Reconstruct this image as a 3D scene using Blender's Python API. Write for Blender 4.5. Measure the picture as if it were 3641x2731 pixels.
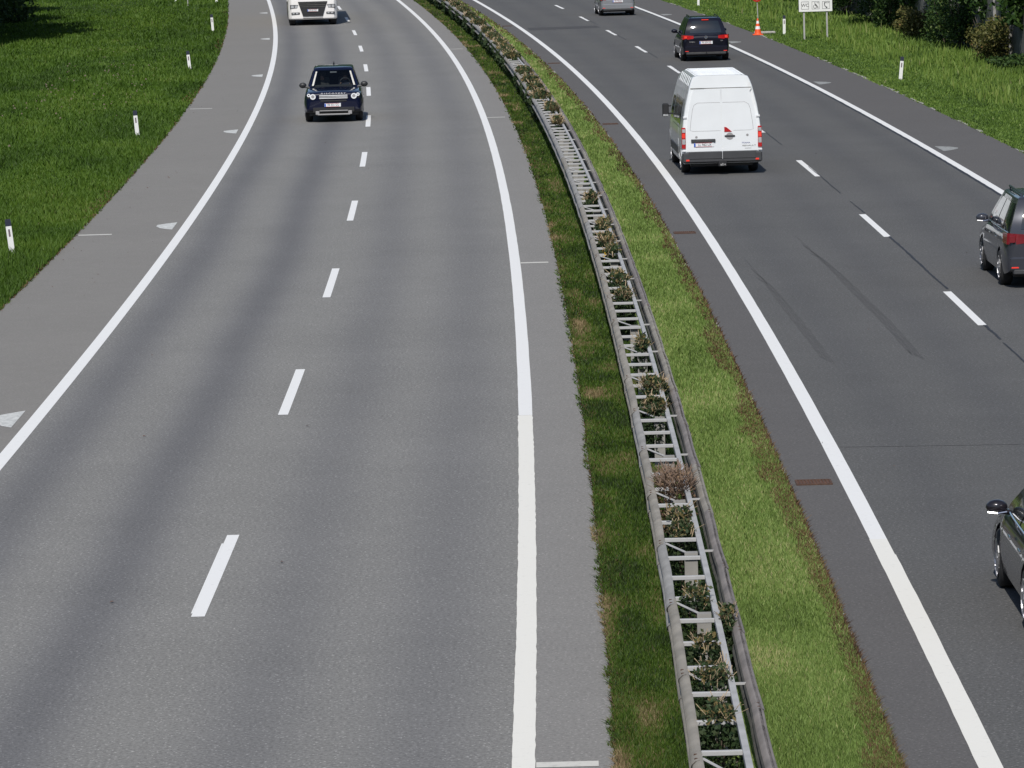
import bpy, math, random
import numpy as np
from mathutils import Vector, Matrix
random.seed(7); rng = np.random.default_rng(11)
for o in list(bpy.data.objects): bpy.data.objects.remove(o)
scn = bpy.context.scene; COL = scn.collection
R = math.radians

# ------------------------------------------------------------ camera
F_PX, PITCH, ROLL, CAM_H = 15798.487, 0.119124913, -0.0268591937, 8.4213118
cam = bpy.data.cameras.new("camera"); camo = bpy.data.objects.new("camera", cam); COL.objects.link(camo)
cam.sensor_width = 36.0; cam.lens = F_PX / 3641 * 36.0; cam.clip_start = 0.5; cam.clip_end = 9000
c_, s_ = math.cos(PITCH), math.sin(PITCH)
Rt, Fw, Up = Vector((1, 0, 0)), Vector((0, c_, -s_)), Vector((0, s_, c_))
cr, sr = math.cos(ROLL), math.sin(ROLL)
CR = Rt * cr + Up * sr; CU = Up * cr - Rt * sr
m = Matrix((CR, CU, -Fw)).transposed().to_4x4(); m.translation = (0, 0, CAM_H)
camo.matrix_world = m; scn.camera = camo

# ------------------------------------------------------------ sky, sun, exposure
SUN_EL = 47.0; SH = Vector((0.155, 1.0, 0)).normalized()          # direction the shadows fall
w = bpy.data.worlds.new("World"); scn.world = w; w.use_nodes = True
nt = w.node_tree; sky = nt.nodes.new("ShaderNodeTexSky"); sky.sky_type = 'NISHITA'; sky.sun_disc = False
sky.sun_elevation = R(SUN_EL); sky.sun_rotation = math.atan2(-SH.x, -SH.y); sky.altitude = 450
nt.links.new(sky.outputs[0], nt.nodes["Background"].inputs[0]); nt.nodes["Background"].inputs[1].default_value = 0.085
sun = bpy.data.lights.new("sun", 'SUN'); sun.energy = 3.4; sun.angle = R(0.53); sun.color = (1.0, 0.965, 0.90)
so = bpy.data.objects.new("sun", sun); COL.objects.link(so)
ldir = Vector((SH.x, SH.y, -math.tan(R(SUN_EL)))).normalized()
so.rotation_euler = ldir.to_track_quat('-Z', 'Y').to_euler(); so.location = (0, 0, 60)
scn.view_settings.view_transform = 'Standard'; scn.view_settings.look = 'None'
scn.view_settings.exposure = 0.2; scn.view_settings.gamma = 1.0
scn.render.resolution_x = 1024; scn.render.resolution_y = 768

# ------------------------------------------------------------ road axis (s along the left lane dashes, d to the right)
_s = np.linspace(-25, 215, 1201)
_th = 0.0081135211 - 0.3842966676 * _s * 1e-3 + .0501 * 0.17415392 / .0501 * .05 * (_s / 100) ** 2 - .05 * 0.18565526 * (_s / 100) ** 3 + .02 * 0.15077026 * (_s / 100) ** 4
_k1 = (_th[20] - _th[0]) / (_s[20] - _s[0])
_sa = np.linspace(-140, -25.2, 575); _tha = _th[0] + _k1 * (_sa - _s[0])
_sb = np.linspace(215.2, 900, 3425); _thb = _th[-1] - 0.00025 * (_sb - 215)
RS = np.concatenate([_sa, _s, _sb]); RTH = np.concatenate([_tha, _th, _thb])
_dx, _dy = np.sin(RTH), np.cos(RTH)
RX = np.concatenate([[0], np.cumsum((_dx[1:] + _dx[:-1]) / 2 * np.diff(RS))]); RY = np.concatenate([[0], np.cumsum((_dy[1:] + _dy[:-1]) / 2 * np.diff(RS))])
RX += -3.5861160 - np.interp(0, RS, RX); RY += 50.0 - np.interp(0, RS, RY)
def XY(s, d):
    t = np.interp(s, RS, RTH); return np.interp(s, RS, RX) + d * np.cos(t), np.interp(s, RS, RY) - d * np.sin(t)
def P3(s, d, z=0.0):
    x, y = XY(s, d); return Vector((float(x), float(y), z))
def TH(s): return float(np.interp(s, RS, RTH))
D_E1, D_LL, D_LR, D_E2, D_E3, D_RL, D_RD, D_RR, D_E4 = -6.22, -3.80, 3.695, 4.56, 7.14, 7.965, 11.74, 15.58, 17.86

# ------------------------------------------------------------ materials
def nodes(name):
    mt = bpy.data.materials.new(name); mt.use_nodes = True; n = mt.node_tree
    return mt, n, n.nodes["Principled BSDF"]
def PB(b, **k):
    for a, v in k.items():
        a = {'rough': 'Roughness', 'metal': 'Metallic', 'coat': 'Coat Weight', 'spec': 'Specular IOR Level', 'coatr': 'Coat Roughness'}.get(a, a)
        b.inputs[a].default_value = v
def simple(name, col, rough=.5, var=.12, scale=6.0, **k):
    mt, n, b = nodes(name); PB(b, rough=rough, **k)
    tc = n.nodes.new("ShaderNodeTexCoord"); nz = n.nodes.new("ShaderNodeTexNoise"); nz.inputs['Scale'].default_value = scale; nz.inputs['Detail'].default_value = 5
    rp = n.nodes.new("ShaderNodeValToRGB"); rp.color_ramp.elements[0].position = .3; rp.color_ramp.elements[1].position = .7
    rp.color_ramp.elements[0].color = (*[c * (1 - var) for c in col], 1); rp.color_ramp.elements[1].color = (*[min(1, c * (1 + var)) for c in col], 1)
    n.links.new(tc.outputs['Object'], nz.inputs['Vector']); n.links.new(nz.outputs[0], rp.inputs[0]); n.links.new(rp.outputs[0], b.inputs['Base Color'])
    return mt
def paint(name, col, **k):
    kk = dict(rough=.3, coat=.9, coatr=.04, spec=.12); kk.update(k); return simple(name, col, var=.03, scale=1.5, **kk)
def mathn(n, op, a, b=None):
    x = n.nodes.new("ShaderNodeMath"); x.operation = op
    for i, v in enumerate((a, b)):
        if v is None: continue
        if isinstance(v, (int, float)): x.inputs[i].default_value = v
        else: n.links.new(v, x.inputs[i])
    return x.outputs[0]
def asphalt(name, base, bands, speck=.5, tint=(1, 1, 1), patch=.06, pscale=.25):
    """bands: (centre d, sigma, strength) wheel tracks polished darker along the lane; u of the UV map is the lateral metre"""
    mt, n, b = nodes(name); PB(b, rough=.88, spec=.35)
    uv = n.nodes.new("ShaderNodeUVMap"); uv.uv_map = "road"; sep = n.nodes.new("ShaderNodeSeparateXYZ"); n.links.new(uv.outputs[0], sep.inputs[0])
    geo = n.nodes.new("ShaderNodeNewGeometry")
    wob = n.nodes.new("ShaderNodeTexNoise"); wob.inputs['Scale'].default_value = .06; wob.inputs['Detail'].default_value = 3; n.links.new(geo.outputs['Position'], wob.inputs['Vector'])
    u = mathn(n, 'ADD', sep.outputs[0], mathn(n, 'MULTIPLY', mathn(n, 'SUBTRACT', wob.outputs[0], .5), .5))
    acc = None
    for c, sg, st in bands:
        q = mathn(n, 'DIVIDE', mathn(n, 'SUBTRACT', u, c), sg); q = mathn(n, 'MULTIPLY', q, q)
        e = mathn(n, 'MULTIPLY', mathn(n, 'POWER', 2.718, mathn(n, 'MULTIPLY', q, -1.0)), st)
        acc = e if acc is None else mathn(n, 'ADD', acc, e)
    f = mathn(n, 'SUBTRACT', 1.0, acc) if acc is not None else 1.0
    # fine aggregate, medium mottling and large patches
    def nz(scale, detail, rough=.6):
        t = n.nodes.new("ShaderNodeTexNoise"); t.inputs['Scale'].default_value = scale; t.inputs['Detail'].default_value = detail; t.inputs['Roughness'].default_value = rough
        n.links.new(geo.outputs['Position'], t.inputs['Vector']); return t.outputs[0]
    g1 = mathn(n, 'MULTIPLY', mathn(n, 'SUBTRACT', nz(24, 4, .8), .5), speck * 1.5)
    g2 = mathn(n, 'MULTIPLY', mathn(n, 'SUBTRACT', nz(2.2, 5), .5), .16)
    g3 = mathn(n, 'MULTIPLY', mathn(n, 'SUBTRACT', nz(pscale, 3), .5), patch * 4)
    vo = n.nodes.new("ShaderNodeTexVoronoi"); vo.inputs['Scale'].default_value = 16; n.links.new(geo.outputs['Position'], vo.inputs['Vector'])
    sp = mathn(n, 'MULTIPLY', mathn(n, 'LESS_THAN', vo.outputs['Distance'], .17), speck * .55)
    f = mathn(n, 'MULTIPLY', f, mathn(n, 'ADD', mathn(n, 'ADD', mathn(n, 'ADD', g1, g2), mathn(n, 'ADD', g3, sp)), 1.0))
    mx = n.nodes.new("ShaderNodeVectorMath"); mx.operation = 'SCALE'; mx.inputs[0].default_value = [base * t for t in tint]
    n.links.new(f, mx.inputs['Scale']); 
    # tracks lean to blue-grey
    n.links.new(mx.outputs[0], b.inputs['Base Color'])
    if acc is not None:
        mm = n.nodes.new("ShaderNodeMix"); mm.data_type = 'RGBA'; mm.blend_type = 'MULTIPLY'; mm.inputs[7].default_value = (.955, .97, 1.07, 1)
        n.links.new(mathn(n, 'MULTIPLY', acc, 2.2), mm.inputs[0]); n.links.new(mx.outputs[0], mm.inputs[6]); n.links.new(mm.outputs[2], b.inputs['Base Color'])
    bp = n.nodes.new("ShaderNodeBump"); bp.inputs['Strength'].default_value = .35; bp.inputs['Distance'].default_value = .004
    n.links.new(nz(45, 3), bp.inputs['Height']); n.links.new(bp.outputs[0], b.inputs['Normal'])
    return mt
def ramp_attr(name, stops, rough=.6, trans=.25, attr='v'):
    mt, n, b = nodes(name); PB(b, rough=rough, spec=.25)
    at = n.nodes.new("ShaderNodeAttribute"); at.attribute_name = attr
    rp = n.nodes.new("ShaderNodeValToRGB"); els = rp.color_ramp.elements
    while len(els) < len(stops): els.new(.5)
    for e, (p, c) in zip(els, stops): e.position = p; e.color = (*c, 1)
    n.links.new(at.outputs['Fac'], rp.inputs[0]); n.links.new(rp.outputs[0], b.inputs['Base Color'])
    tr = n.nodes.new("ShaderNodeBsdfTranslucent"); n.links.new(rp.outputs[0], tr.inputs[0])
    mix = n.nodes.new("ShaderNodeMixShader"); mix.inputs[0].default_value = trans
    n.links.new(b.outputs[0], mix.inputs[1]); n.links.new(tr.outputs[0], mix.inputs[2])
    n.links.new(mix.outputs[0], n.nodes["Material Output"].inputs[0])
    return mt
def marking_mat(name, col, wear=.0):
    mt, n, b = nodes(name); PB(b, rough=.6)
    geo = n.nodes.new("ShaderNodeNewGeometry"); t = n.nodes.new("ShaderNodeTexNoise"); t.inputs['Scale'].default_value = 9; t.inputs['Detail'].default_value = 8; t.inputs['Roughness'].default_value = .7
    n.links.new(geo.outputs['Position'], t.inputs['Vector']); rp = n.nodes.new("ShaderNodeValToRGB")
    rp.color_ramp.elements[0].position = .32 + wear * .12; rp.color_ramp.elements[1].position = .42 + wear * .3
    k = .86 - wear * .5
    rp.color_ramp.elements[0].color = (*[c * k for c in col], 1); rp.color_ramp.elements[1].color = (*col, 1)
    n.links.new(t.outputs[0], rp.inputs[0]); n.links.new(rp.outputs[0], b.inputs['Base Color']); return mt

M = {}
M['asp_l'] = asphalt('asphalt_light', .199, [(-3.05, .50, .30), (-1.25, .48, .33), (1.0, .55, .18), (2.7, .60, .19)], 1.7, (1.035, 1.005, .945))
M['asp_ls'] = asphalt('asphalt_shoulder_light', .196, [], .7, (1.055, 1.0, .925), .03)
M['asp_lm'] = asphalt('asphalt_median_shoulder', .21, [], 1.1, (1.04, 1.0, .95), .03)
M['asp_r'] = asphalt('asphalt_dark', .099, [(9.0, .4, .08), (10.7, .45, .09), (13.0, .45, .10), (14.8, .4, .12)], 1.6, (1.03, 1.01, .98), .07)
M['asp_rs'] = asphalt('asphalt_shoulder_dark', .102, [], 1.1, (1.055, 1.0, .97), .04)
M['patch'] = asphalt('asphalt_patch', .066, [], .4, (1.03, 1, 1.02), .03); M['joint'] = asphalt('asphalt_joint', .082, [], .4, (1.03, 1, 1.0), .03)
M['white'] = marking_mat('marking_white', (.80, .79, .77)); M['cream'] = marking_mat('marking_cream', (.79, .765, .70))
M['worn'] = marking_mat('marking_worn', (.66, .66, .63), .5); M['bar'] = marking_mat('marking_bar', (.62, .60, .55), .2); M['wornr'] = marking_mat('marking_worn_dark', (.42, .42, .40), .7)
M['galv'] = simple('galvanised_steel', (.385, .38, .375), .6, .16, 3.0)
M['galvd'] = simple('dark_steel', (.095, .092, .080), .7, .3, 5.0)
M['tan'] = simple('weathered_tan_steel', (.30, .27, .225), .6, .22, 2.5, metal=.1)
M['tan2'] = simple('weathered_grey_steel', (.285, .275, .26), .7, .22, 2.5)
M['brn'] = simple('weathered_brown_steel', (.235, .205, .185), .6, .25, 2.5, metal=.1)
M['conc'] = simple('concrete', (.33, .32, .29), .9, .3, 8.0)
M['rust'] = simple('rusty_grate', (.085, .045, .03), .9, .35, 18.0)
M['tar'] = simple('tar', (.028, .03, .038), .75, .3, 8.0)
M['skid'] = simple('rubber_mark', (.078, .076, .076), .88, .25, 10.0)
M['plastic_w'] = simple('white_plastic', (.78, .78, .77), .45, .05, 3.0)
M['black'] = simple('black_plastic', (.02, .02, .022), .5, .1, 5.0)
M['blackblue'] = simple('dark_blue_black', (.02, .024, .045), .5, .1, 5.0)
M['refl'] = simple('reflector', (.16, .12, .15), .25, .1, 5.0)
M['rubber'] = simple('tyre_rubber', (.022, .022, .023), .85, .2, 6.0)
M['alloy'] = simple('alloy_rim', (.42, .42, .44), .3, .08, 4.0, metal=.8)
M['chrome'] = simple('chrome', (.75, .76, .78), .12, .03, 3.0, metal=1.0)
M['glass'] = simple('tinted_glass', (.010, .014, .018), .06, .2, 2.0, coat=.6, spec=.8)
mt_, n_, b_ = nodes('windscreen_glass'); tr_ = n_.nodes.new("ShaderNodeBsdfTransparent"); tr_.inputs[0].default_value = (.55, .60, .62, 1); gl_ = n_.nodes.new("ShaderNodeBsdfGlossy"); gl_.inputs['Roughness'].default_value = .03
mx_ = n_.nodes.new("ShaderNodeMixShader"); mx_.inputs[0].default_value = .055; n_.links.new(tr_.outputs[0], mx_.inputs[1]); n_.links.new(gl_.outputs[0], mx_.inputs[2]); n_.links.new(mx_.outputs[0], n_.nodes['Material Output'].inputs[0]); M['wsglass'] = mt_
M['glassg'] = simple('side_glass', (.05, .06, .055), .08, .3, 2.0, coat=.8, spec=.8)
M['redlamp'] = simple('red_lamp', (.42, .012, .014), .2, .15, 8.0, coat=1.0)
M['darkredlamp'] = simple('dark_red_lamp', (.16, .008, .014), .2, .2, 8.0, coat=1.0)
M['brightlamp'] = simple('bright_red_lamp', (.85, .05, .03), .2, .05, 8.0, coat=1.0)
M['clearlamp'] = simple('clear_lamp', (.62, .63, .65), .12, .2, 14.0, coat=1.0, metal=.5)
M['plate'] = simple('plate_white', (.74, .75, .77), .5, .03, 3.0); M['eu'] = simple('plate_blue', (.02, .09, .45), .5, .03, 3.0)
M['platered'] = simple('plate_red', (.5, .03, .03), .5, .03, 3.0)
M['ink'] = simple('black_ink', (.02, .02, .025), .6, .05, 3.0); M['inkb'] = simple('blue_ink', (.03, .05, .22), .6, .05, 3.0)
M['navy'] = paint('navy_paint', (.003, .005, .022)); M['blackp'] = paint('black_paint', (.006, .006, .013))
M['greyp'] = paint('grey_paint', (.045, .048, .06), metal=.2); M['silverp'] = paint('silver_grey_paint', (.27, .28, .30), metal=.35)
M['whitep'] = paint('white_paint', (.76, .78, .80), rough=.35); M['whitet'] = paint('truck_white_paint', (.82, .80, .785), rough=.4)
M['blackc'] = paint('black_brown_paint', (.016, .014, .018))
M['bump'] = simple('bumper_plastic', (.045, .046, .05), .6, .1, 5.0)
M['skidp'] = simple('skid_plate', (.36, .35, .35), .45, .05, 5.0, metal=.3)
M['orange'] = simple('cone_orange', (.80, .10, .02), .5, .06, 6.0)
M['bark'] = simple('bark', (.09, .07, .05), .9, .35, 7.0)
M['fence'] = simple('grey_fence_board', (.12, .12, .115), .85, .3, 3.0)
M['fpost'] = simple('fence_post', (.24, .235, .22), .8, .25, 5.0)
M['twig'] = simple('cut_twigs', (.29, .215, .13), .8, .5, 14.0)
M['ltwig'] = simple('dry_twigs', (.15, .10, .07), .85, .4, 9.0)
M['skin'] = simple('skin', (.45, .27, .19), .6, .05, 4.0); M['cloth'] = simple('dark_cloth', (.05, .055, .08), .9, .1, 5.0)
M['seatm'] = simple('seat_cloth', (.07, .065, .06), .9, .1, 5.0)
GR_SOIL = (.060, .042, .024)
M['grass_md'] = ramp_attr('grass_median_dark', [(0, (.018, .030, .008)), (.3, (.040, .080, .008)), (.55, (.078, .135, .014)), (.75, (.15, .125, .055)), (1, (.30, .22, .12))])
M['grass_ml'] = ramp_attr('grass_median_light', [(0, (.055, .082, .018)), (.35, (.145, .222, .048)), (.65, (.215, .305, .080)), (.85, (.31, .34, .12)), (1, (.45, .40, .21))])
M['grass_f'] = ramp_attr('grass_field', [(0, (.020, .042, .005)), (.35, (.045, .095, .008)), (.7, (.082, .150, .014)), (.92, (.12, .175, .026)), (1, (.17, .18, .07))])
M['grass_r'] = ramp_attr('grass_verge', [(0, (.038, .072, .014)), (.35, (.095, .165, .026)), (.7, (.155, .24, .042)), (.92, (.23, .29, .072)), (1, (.28, .28, .13))])
M['fringe'] = ramp_attr('dry_fringe', [(0, (.035, .03, .015)), (.4, (.10, .055, .028)), (.75, (.17, .10, .05)), (1, (.12, .15, .035))])
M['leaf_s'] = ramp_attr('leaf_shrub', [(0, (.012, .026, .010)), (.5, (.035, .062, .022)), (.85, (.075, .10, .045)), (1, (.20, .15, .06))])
M['leaf_d'] = ramp_attr('leaf_dried', [(0, (.06, .035, .025)), (.5, (.14, .085, .055)), (1, (.26, .17, .10))])
M['leaf_h'] = ramp_attr('leaf_hedge', [(0, (.010, .022, .008)), (.5, (.03, .065, .015)), (.85, (.06, .11, .025)), (1, (.12, .16, .04))])
M['leaf_y'] = ramp_attr('leaf_yellowing', [(0, (.04, .055, .012)), (.5, (.11, .115, .032)), (.93, (.22, .19, .07)), (1, (.26, .10, .05))])
M['leaf_t'] = ramp_attr('leaf_tree', [(0, (.012, .03, .008)), (.5, (.03, .07, .014)), (1, (.07, .12, .025))])
M['flower'] = simple('flower_pink', (.17, .13, .10), .8, .3, 9.0)
M['yflower'] = simple('flower_yellow', (.70, .45, .02), .8, .2, 9.0)
M['deadleaf'] = simple('fallen_leaf', (.11, .05, .03), .9, .4, 9.0)
def ground_mat(name, a, b_, c, sc=3.0):
    mt, n, b = nodes(name); PB(b, rough=.95, spec=.1)
    geo = n.nodes.new("ShaderNodeNewGeometry"); t = n.nodes.new("ShaderNodeTexNoise"); t.inputs['Scale'].default_value = sc; t.inputs['Detail'].default_value = 9; t.inputs['Roughness'].default_value = .7
    t2 = n.nodes.new("ShaderNodeTexNoise"); t2.inputs['Scale'].default_value = .12; t2.inputs['Detail'].default_value = 4
    for q in (t, t2): n.links.new(geo.outputs['Position'], q.inputs['Vector'])
    s = mathn(n, 'ADD', mathn(n, 'MULTIPLY', t.outputs[0], .7), mathn(n, 'MULTIPLY', t2.outputs[0], .3))
    rp = n.nodes.new("ShaderNodeValToRGB"); e = rp.color_ramp.elements; e.new(.5)
    for q, (p, col) in zip(e, ((.36, a), (.5, b_), (.64, c))): q.position = p; q.color = (*col, 1)
    n.links.new(s, rp.inputs[0]); n.links.new(rp.outputs[0], b.inputs['Base Color']); return mt
M['ground'] = ground_mat('meadow_ground', (.018, .030, .008), (.036, .06, .013), (.06, .09, .022))
M['added_hill'] = ground_mat('added_wooded_hill', (.008, .018, .007), (.018, .036, .012), (.035, .06, .018), .06)
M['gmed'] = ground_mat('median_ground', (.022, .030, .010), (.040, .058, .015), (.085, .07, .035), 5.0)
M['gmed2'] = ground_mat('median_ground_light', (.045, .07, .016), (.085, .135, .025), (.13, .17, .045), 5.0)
M['gver'] = ground_mat('verge_ground', (.03, .055, .012), (.055, .10, .02), (.09, .14, .035), 5.0)

# ------------------------------------------------------------ object helpers
def tag(o, label=None, cat=None, group=None, kind=None):
    for k, v in (('label', label), ('category', cat), ('group', group), ('kind', kind)):
        if v: o[k] = v
    return o
def empty(name, loc=(0, 0, 0), rz=0.0):
    o = bpy.data.objects.new(name, None); COL.objects.link(o); o.location = loc; o.rotation_euler = (0, 0, rz); o.empty_display_size = .3; return o
class MB:
    def __init__(s): s.v = []; s.f = []; s.m = []; s.mi = 0
    def add(s, vs, fs):
        b = len(s.v); s.v += [tuple(v) for v in vs]; s.f += [tuple(b + i for i in f) for f in fs]; s.m += [s.mi] * len(fs); return s
    def box(s, x0, x1, y0, y1, z0, z1, ch=0.0):
        if ch <= 0:
            vs = [(x, y, z) for z in (z0, z1) for y in (y0, y1) for x in (x0, x1)]
            s.add(vs, [(0, 2, 3, 1), (4, 5, 7, 6), (0, 1, 5, 4), (2, 6, 7, 3), (0, 4, 6, 2), (1, 3, 7, 5)])
        else:
            rings = []
            for z, i in ((z0, ch), (z0 + ch, 0), (z1 - ch, 0), (z1, ch)):
                a, b, c, d = x0 + i, x1 - i, y0 + i, y1 - i; k = ch * .7
                rings.append([(a + k, c, z), (b - k, c, z), (b, c + k, z), (b, d - k, z), (b - k, d, z), (a + k, d, z), (a, d - k, z), (a, c + k, z)])
            s.loft(rings, True, True)
        return s
    def loft(s, rings, closed=True, caps=True):
        n = len(rings[0]); vs = [p for r in rings for p in r]; fs = []
        for i in range(len(rings) - 1):
            for j in range(n if closed else n - 1):
                k = (j + 1) % n; fs.append((i * n + j, i * n + k, (i + 1) * n + k, (i + 1) * n + j))
        if caps and closed: fs.append(tuple(range(n))[::-1]); fs.append(tuple((len(rings) - 1) * n + j for j in range(n)))
        return s.add(vs, fs)
    def tube(s, pts, r, n=8):
        pts = [Vector(p) for p in pts]; rings = []
        for i, p in enumerate(pts):
            t = (pts[min(i + 1, len(pts) - 1)] - pts[max(i - 1, 0)]).normalized()
            a = t.cross(Vector((0, 0, 1))) if abs(t.z) < .95 else t.cross(Vector((1, 0, 0))); a.normalize(); b = t.cross(a)
            rr = r[i] if isinstance(r, (list, tuple)) else r
            rings.append([tuple(p + (a * math.cos(2 * math.pi * j / n) + b * math.sin(2 * math.pi * j / n)) * rr) for j in range(n)])
        return s.loft(rings)
    def cyl(s, c, axis, r, h, n=20, r2=None):
        c = Vector(c); ax = Vector({'x': (1, 0, 0), 'y': (0, 1, 0), 'z': (0, 0, 1)}[axis]); return s.tube([c - ax * h / 2, c + ax * h / 2], [r, r if r2 is None else r2], n)
    def build(s, name, mats, parent=None, smooth=0, loc=None):
        me = bpy.data.meshes.new(name); me.from_pydata(s.v, [], s.f); mats = mats if isinstance(mats, (list, tuple)) else [mats]
        for q in mats: me.materials.append(q)
        if len(mats) > 1: me.polygons.foreach_set('material_index', s.m)
        me.update()
        if smooth: 
            me.shade_smooth()
            try: me.set_sharp_from_angle(angle=R(smooth))
            except Exception: pass
        o = bpy.data.objects.new(name, me); COL.objects.link(o)
        if parent: o.parent = parent
        if loc: o.location = loc
        return o
def copy_tree(o, parent=None):
    c = o.copy(); COL.objects.link(c)
    if parent: c.parent = parent
    for ch in list(o.children): copy_tree(ch, c)
    return c
def text(name, body, size, mat, parent, loc, rot, ext=.002, sx=1.0):
    cu = bpy.data.curves.new(name, 'FONT'); cu.body = body; cu.size = size; cu.align_x = 'CENTER'; cu.align_y = 'CENTER'; cu.extrude = ext; cu.resolution_u = 3
    t = bpy.data.objects.new('tmp', cu); COL.objects.link(t); bpy.context.view_layer.update()
    me = bpy.data.meshes.new_from_object(t.evaluated_get(bpy.context.evaluated_depsgraph_get())); bpy.data.objects.remove(t)
    me.materials.clear(); me.materials.append(mat)
    o = bpy.data.objects.new(name, me); COL.objects.link(o); o.parent = parent; o.location = loc; o.rotation_euler = rot; o.scale = (sx, 1, 1); return o

# ------------------------------------------------------------ road sheets
def sheet(name, d0, d1, s0, s1, z, mat, ds=2.0, nd=None, kind='structure', jit=0.0, z1=None):
    nd = nd or max(1, int(abs(d1 - d0) / 2.5)); ss = np.arange(s0, s1 + 1e-6, ds)
    if len(ss) < 2 or ss[-1] < s1 - 1e-6: ss = np.append(ss, s1)
    dd = np.linspace(d0, d1, nd + 1); vs = []; uv = []
    for s in ss:
        for j, d in enumerate(dd):
            dj = d + (random.uniform(-jit, jit) if jit and j in (0, nd) else 0)
            x, y = XY(s, dj); zz = z if z1 is None else z + (z1 - z) * j / nd
            vs.append((float(x), float(y), zz)); uv.append((float(dj), float(s)))
    n = nd + 1; fs = [(i * n + j, i * n + j + 1, (i + 1) * n + j + 1, (i + 1) * n + j) for i in range(len(ss) - 1) for j in range(nd)]
    me = bpy.data.meshes.new(name); me.from_pydata(vs, [], fs); me.materials.append(mat)
    l = me.uv_layers.new(name="road"); idx = np.zeros(len(me.loops), int); me.loops.foreach_get('vertex_index', idx)
    l.data.foreach_set('uv', np.array(uv)[idx].ravel())
    o = bpy.data.objects.new(name, me); COL.objects.link(o)
    if kind: o['kind'] = kind
    return o
# meadow: one sheet to the horizon
g = MB(); xs = np.concatenate([[-3000, -800, -300], np.arange(-120, 121, 12), [300, 800, 3000]]); ys = np.concatenate([[-1500, -400, -100], np.arange(-60, 480, 12), [700, 1500, 4500]])
g.add([(float(x), float(y), -.045) for y in ys for x in xs], [(j * len(xs) + i, j * len(xs) + i + 1, (j + 1) * len(xs) + i + 1, (j + 1) * len(xs) + i) for j in range(len(ys) - 1) for i in range(len(xs) - 1)])
tag(g.build('ground', M['ground']), kind='structure')
h = MB(); na = 160; lv = [(520, -1), (620, 38), (760, 70), (1000, 120), (1500, 230), (2300, 330), (2900, 60)]
h.loft([[(math.sin(2 * math.pi * k / na) * r * (1 + .08 * math.sin(k * .37) + .05 * math.sin(k * 1.1)), 100 + math.cos(2 * math.pi * k / na) * r * (1 + .08 * math.sin(k * .37) + .05 * math.sin(k * 1.1)), z * (1 + (.3 * math.sin(k * .29 + z) + .2 * math.sin(k * .83 + z) + random.uniform(-.12, .12)) * (z > 0))) for k in range(na)] for r, z in lv], True, False)
ho = h.build('added_hills', M['added_hill'], smooth=60); tag(ho, kind='structure')  # unseen hill ring, added to darken the horizon in car reflections
sheet('road', D_LL, D_LR, -135, 850, 0.0, M['asp_l'], nd=12)
sheet('hard_shoulder', D_E1 - .02, D_LL, -135, 850, 0.0, M['asp_ls'], nd=3, ds=1)
sheet('median_shoulder', D_LR, D_E2, -135, 850, 0.0, M['asp_lm'], nd=2, ds=1)
sheet('road', D_RL, D_RR, -135, 850, 0.0, M['asp_r'], nd=12)
sheet('median_shoulder', D_E3, D_RL, -135, 850, 0.0, M['asp_rs'], nd=2, ds=1)
sheet('hard_shoulder', D_RR, D_E4, -135, 850, 0.0, M['asp_rs'], nd=3, ds=1)
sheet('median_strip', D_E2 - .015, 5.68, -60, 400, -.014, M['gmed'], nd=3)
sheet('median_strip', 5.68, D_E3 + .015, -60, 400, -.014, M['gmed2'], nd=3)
sheet('verge', D_E4 - .02, 23.4, -60, 400, -.016, M['gver'], nd=5)
Z1, Z2 = .004, .007
sheet('edge_line', D_LL - .10, D_LL + .11, -80, 500, Z1, M['white'], ds=1, nd=1)
sheet('edge_line', D_LR - .105, D_LR + .105, 16.35, 500, Z1, M['white'], ds=1, nd=1, jit=.003)
sheet('edge_line', D_LR - .115, D_LR + .105, -80, 16.34, Z1, M['cream'], ds=.25, nd=1, jit=.005)
sheet('edge_line', D_RL - .105, D_RL + .105, 3.5, 500, Z1, M['white'], ds=1, nd=1, jit=.002)
sheet('edge_line', D_RL - .11, D_RL + .105, 2.3, 3.5, Z1, M['cream'], ds=.3, nd=1)
sheet('edge_line', D_RL - .11, D_RL + .115, -80, 2.3, Z1, M['cream'], ds=.5, nd=1, jit=.003)
sheet('edge_line', D_RR - .09, D_RR + .11, -60, 500, Z1, M['white'], ds=1, nd=1)
sheet('road_seam', D_RR - .175, D_RR - .09, -60, 500, Z1, M['tar'], ds=.6, nd=1, jit=.012)
def multi(name, quads, mat, kind='structure', z=Z1):
    b = MB()
    for q in quads:
        b.add([tuple(P3(s, d, z)) for s, d in q], [tuple(range(len(q)))])
    o = b.build(name, mat); 
    for p in o.data.polygons:
        if p.normal.z < 0: p.flip()
    tag(o, kind=kind); return o
dash = []
for i in range(-3, 24):
    s0 = -.82 + 18 * i
    for k in range(3): dash.append([(s0 + 2 * k, -.077), (s0 + 2 * k, .077), (s0 + 2 * k + 2, .077), (s0 + 2 * k + 2, -.077)])
dash.append([(-.6, -.095), (-.6, -.076), (4.5, -.076), (4.5, -.100)])
multi('lane_line', dash, M['white'])
dash = []
cc = D_RD
kk = RS[(RS >= 0)]
# right carriageway dashes: arc length of that lane differs slightly from the axis
ax = XY(RS, D_RD); arc = np.concatenate([[0], np.cumsum(np.hypot(np.diff(ax[0]), np.diff(ax[1])))]); arc -= np.interp(0, RS, arc)
for i in range(-4, 22):
    a0 = 27.204 + 18 * i
    e = [float(np.interp(a0 + 2 * k, arc, RS)) for k in range(4)]
    for k in range(3): dash.append([(e[k], cc - .077), (e[k], cc + .077), (e[k + 1], cc + .077), (e[k + 1], cc - .077)])
multi('lane_line', dash, M['white'])
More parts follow.
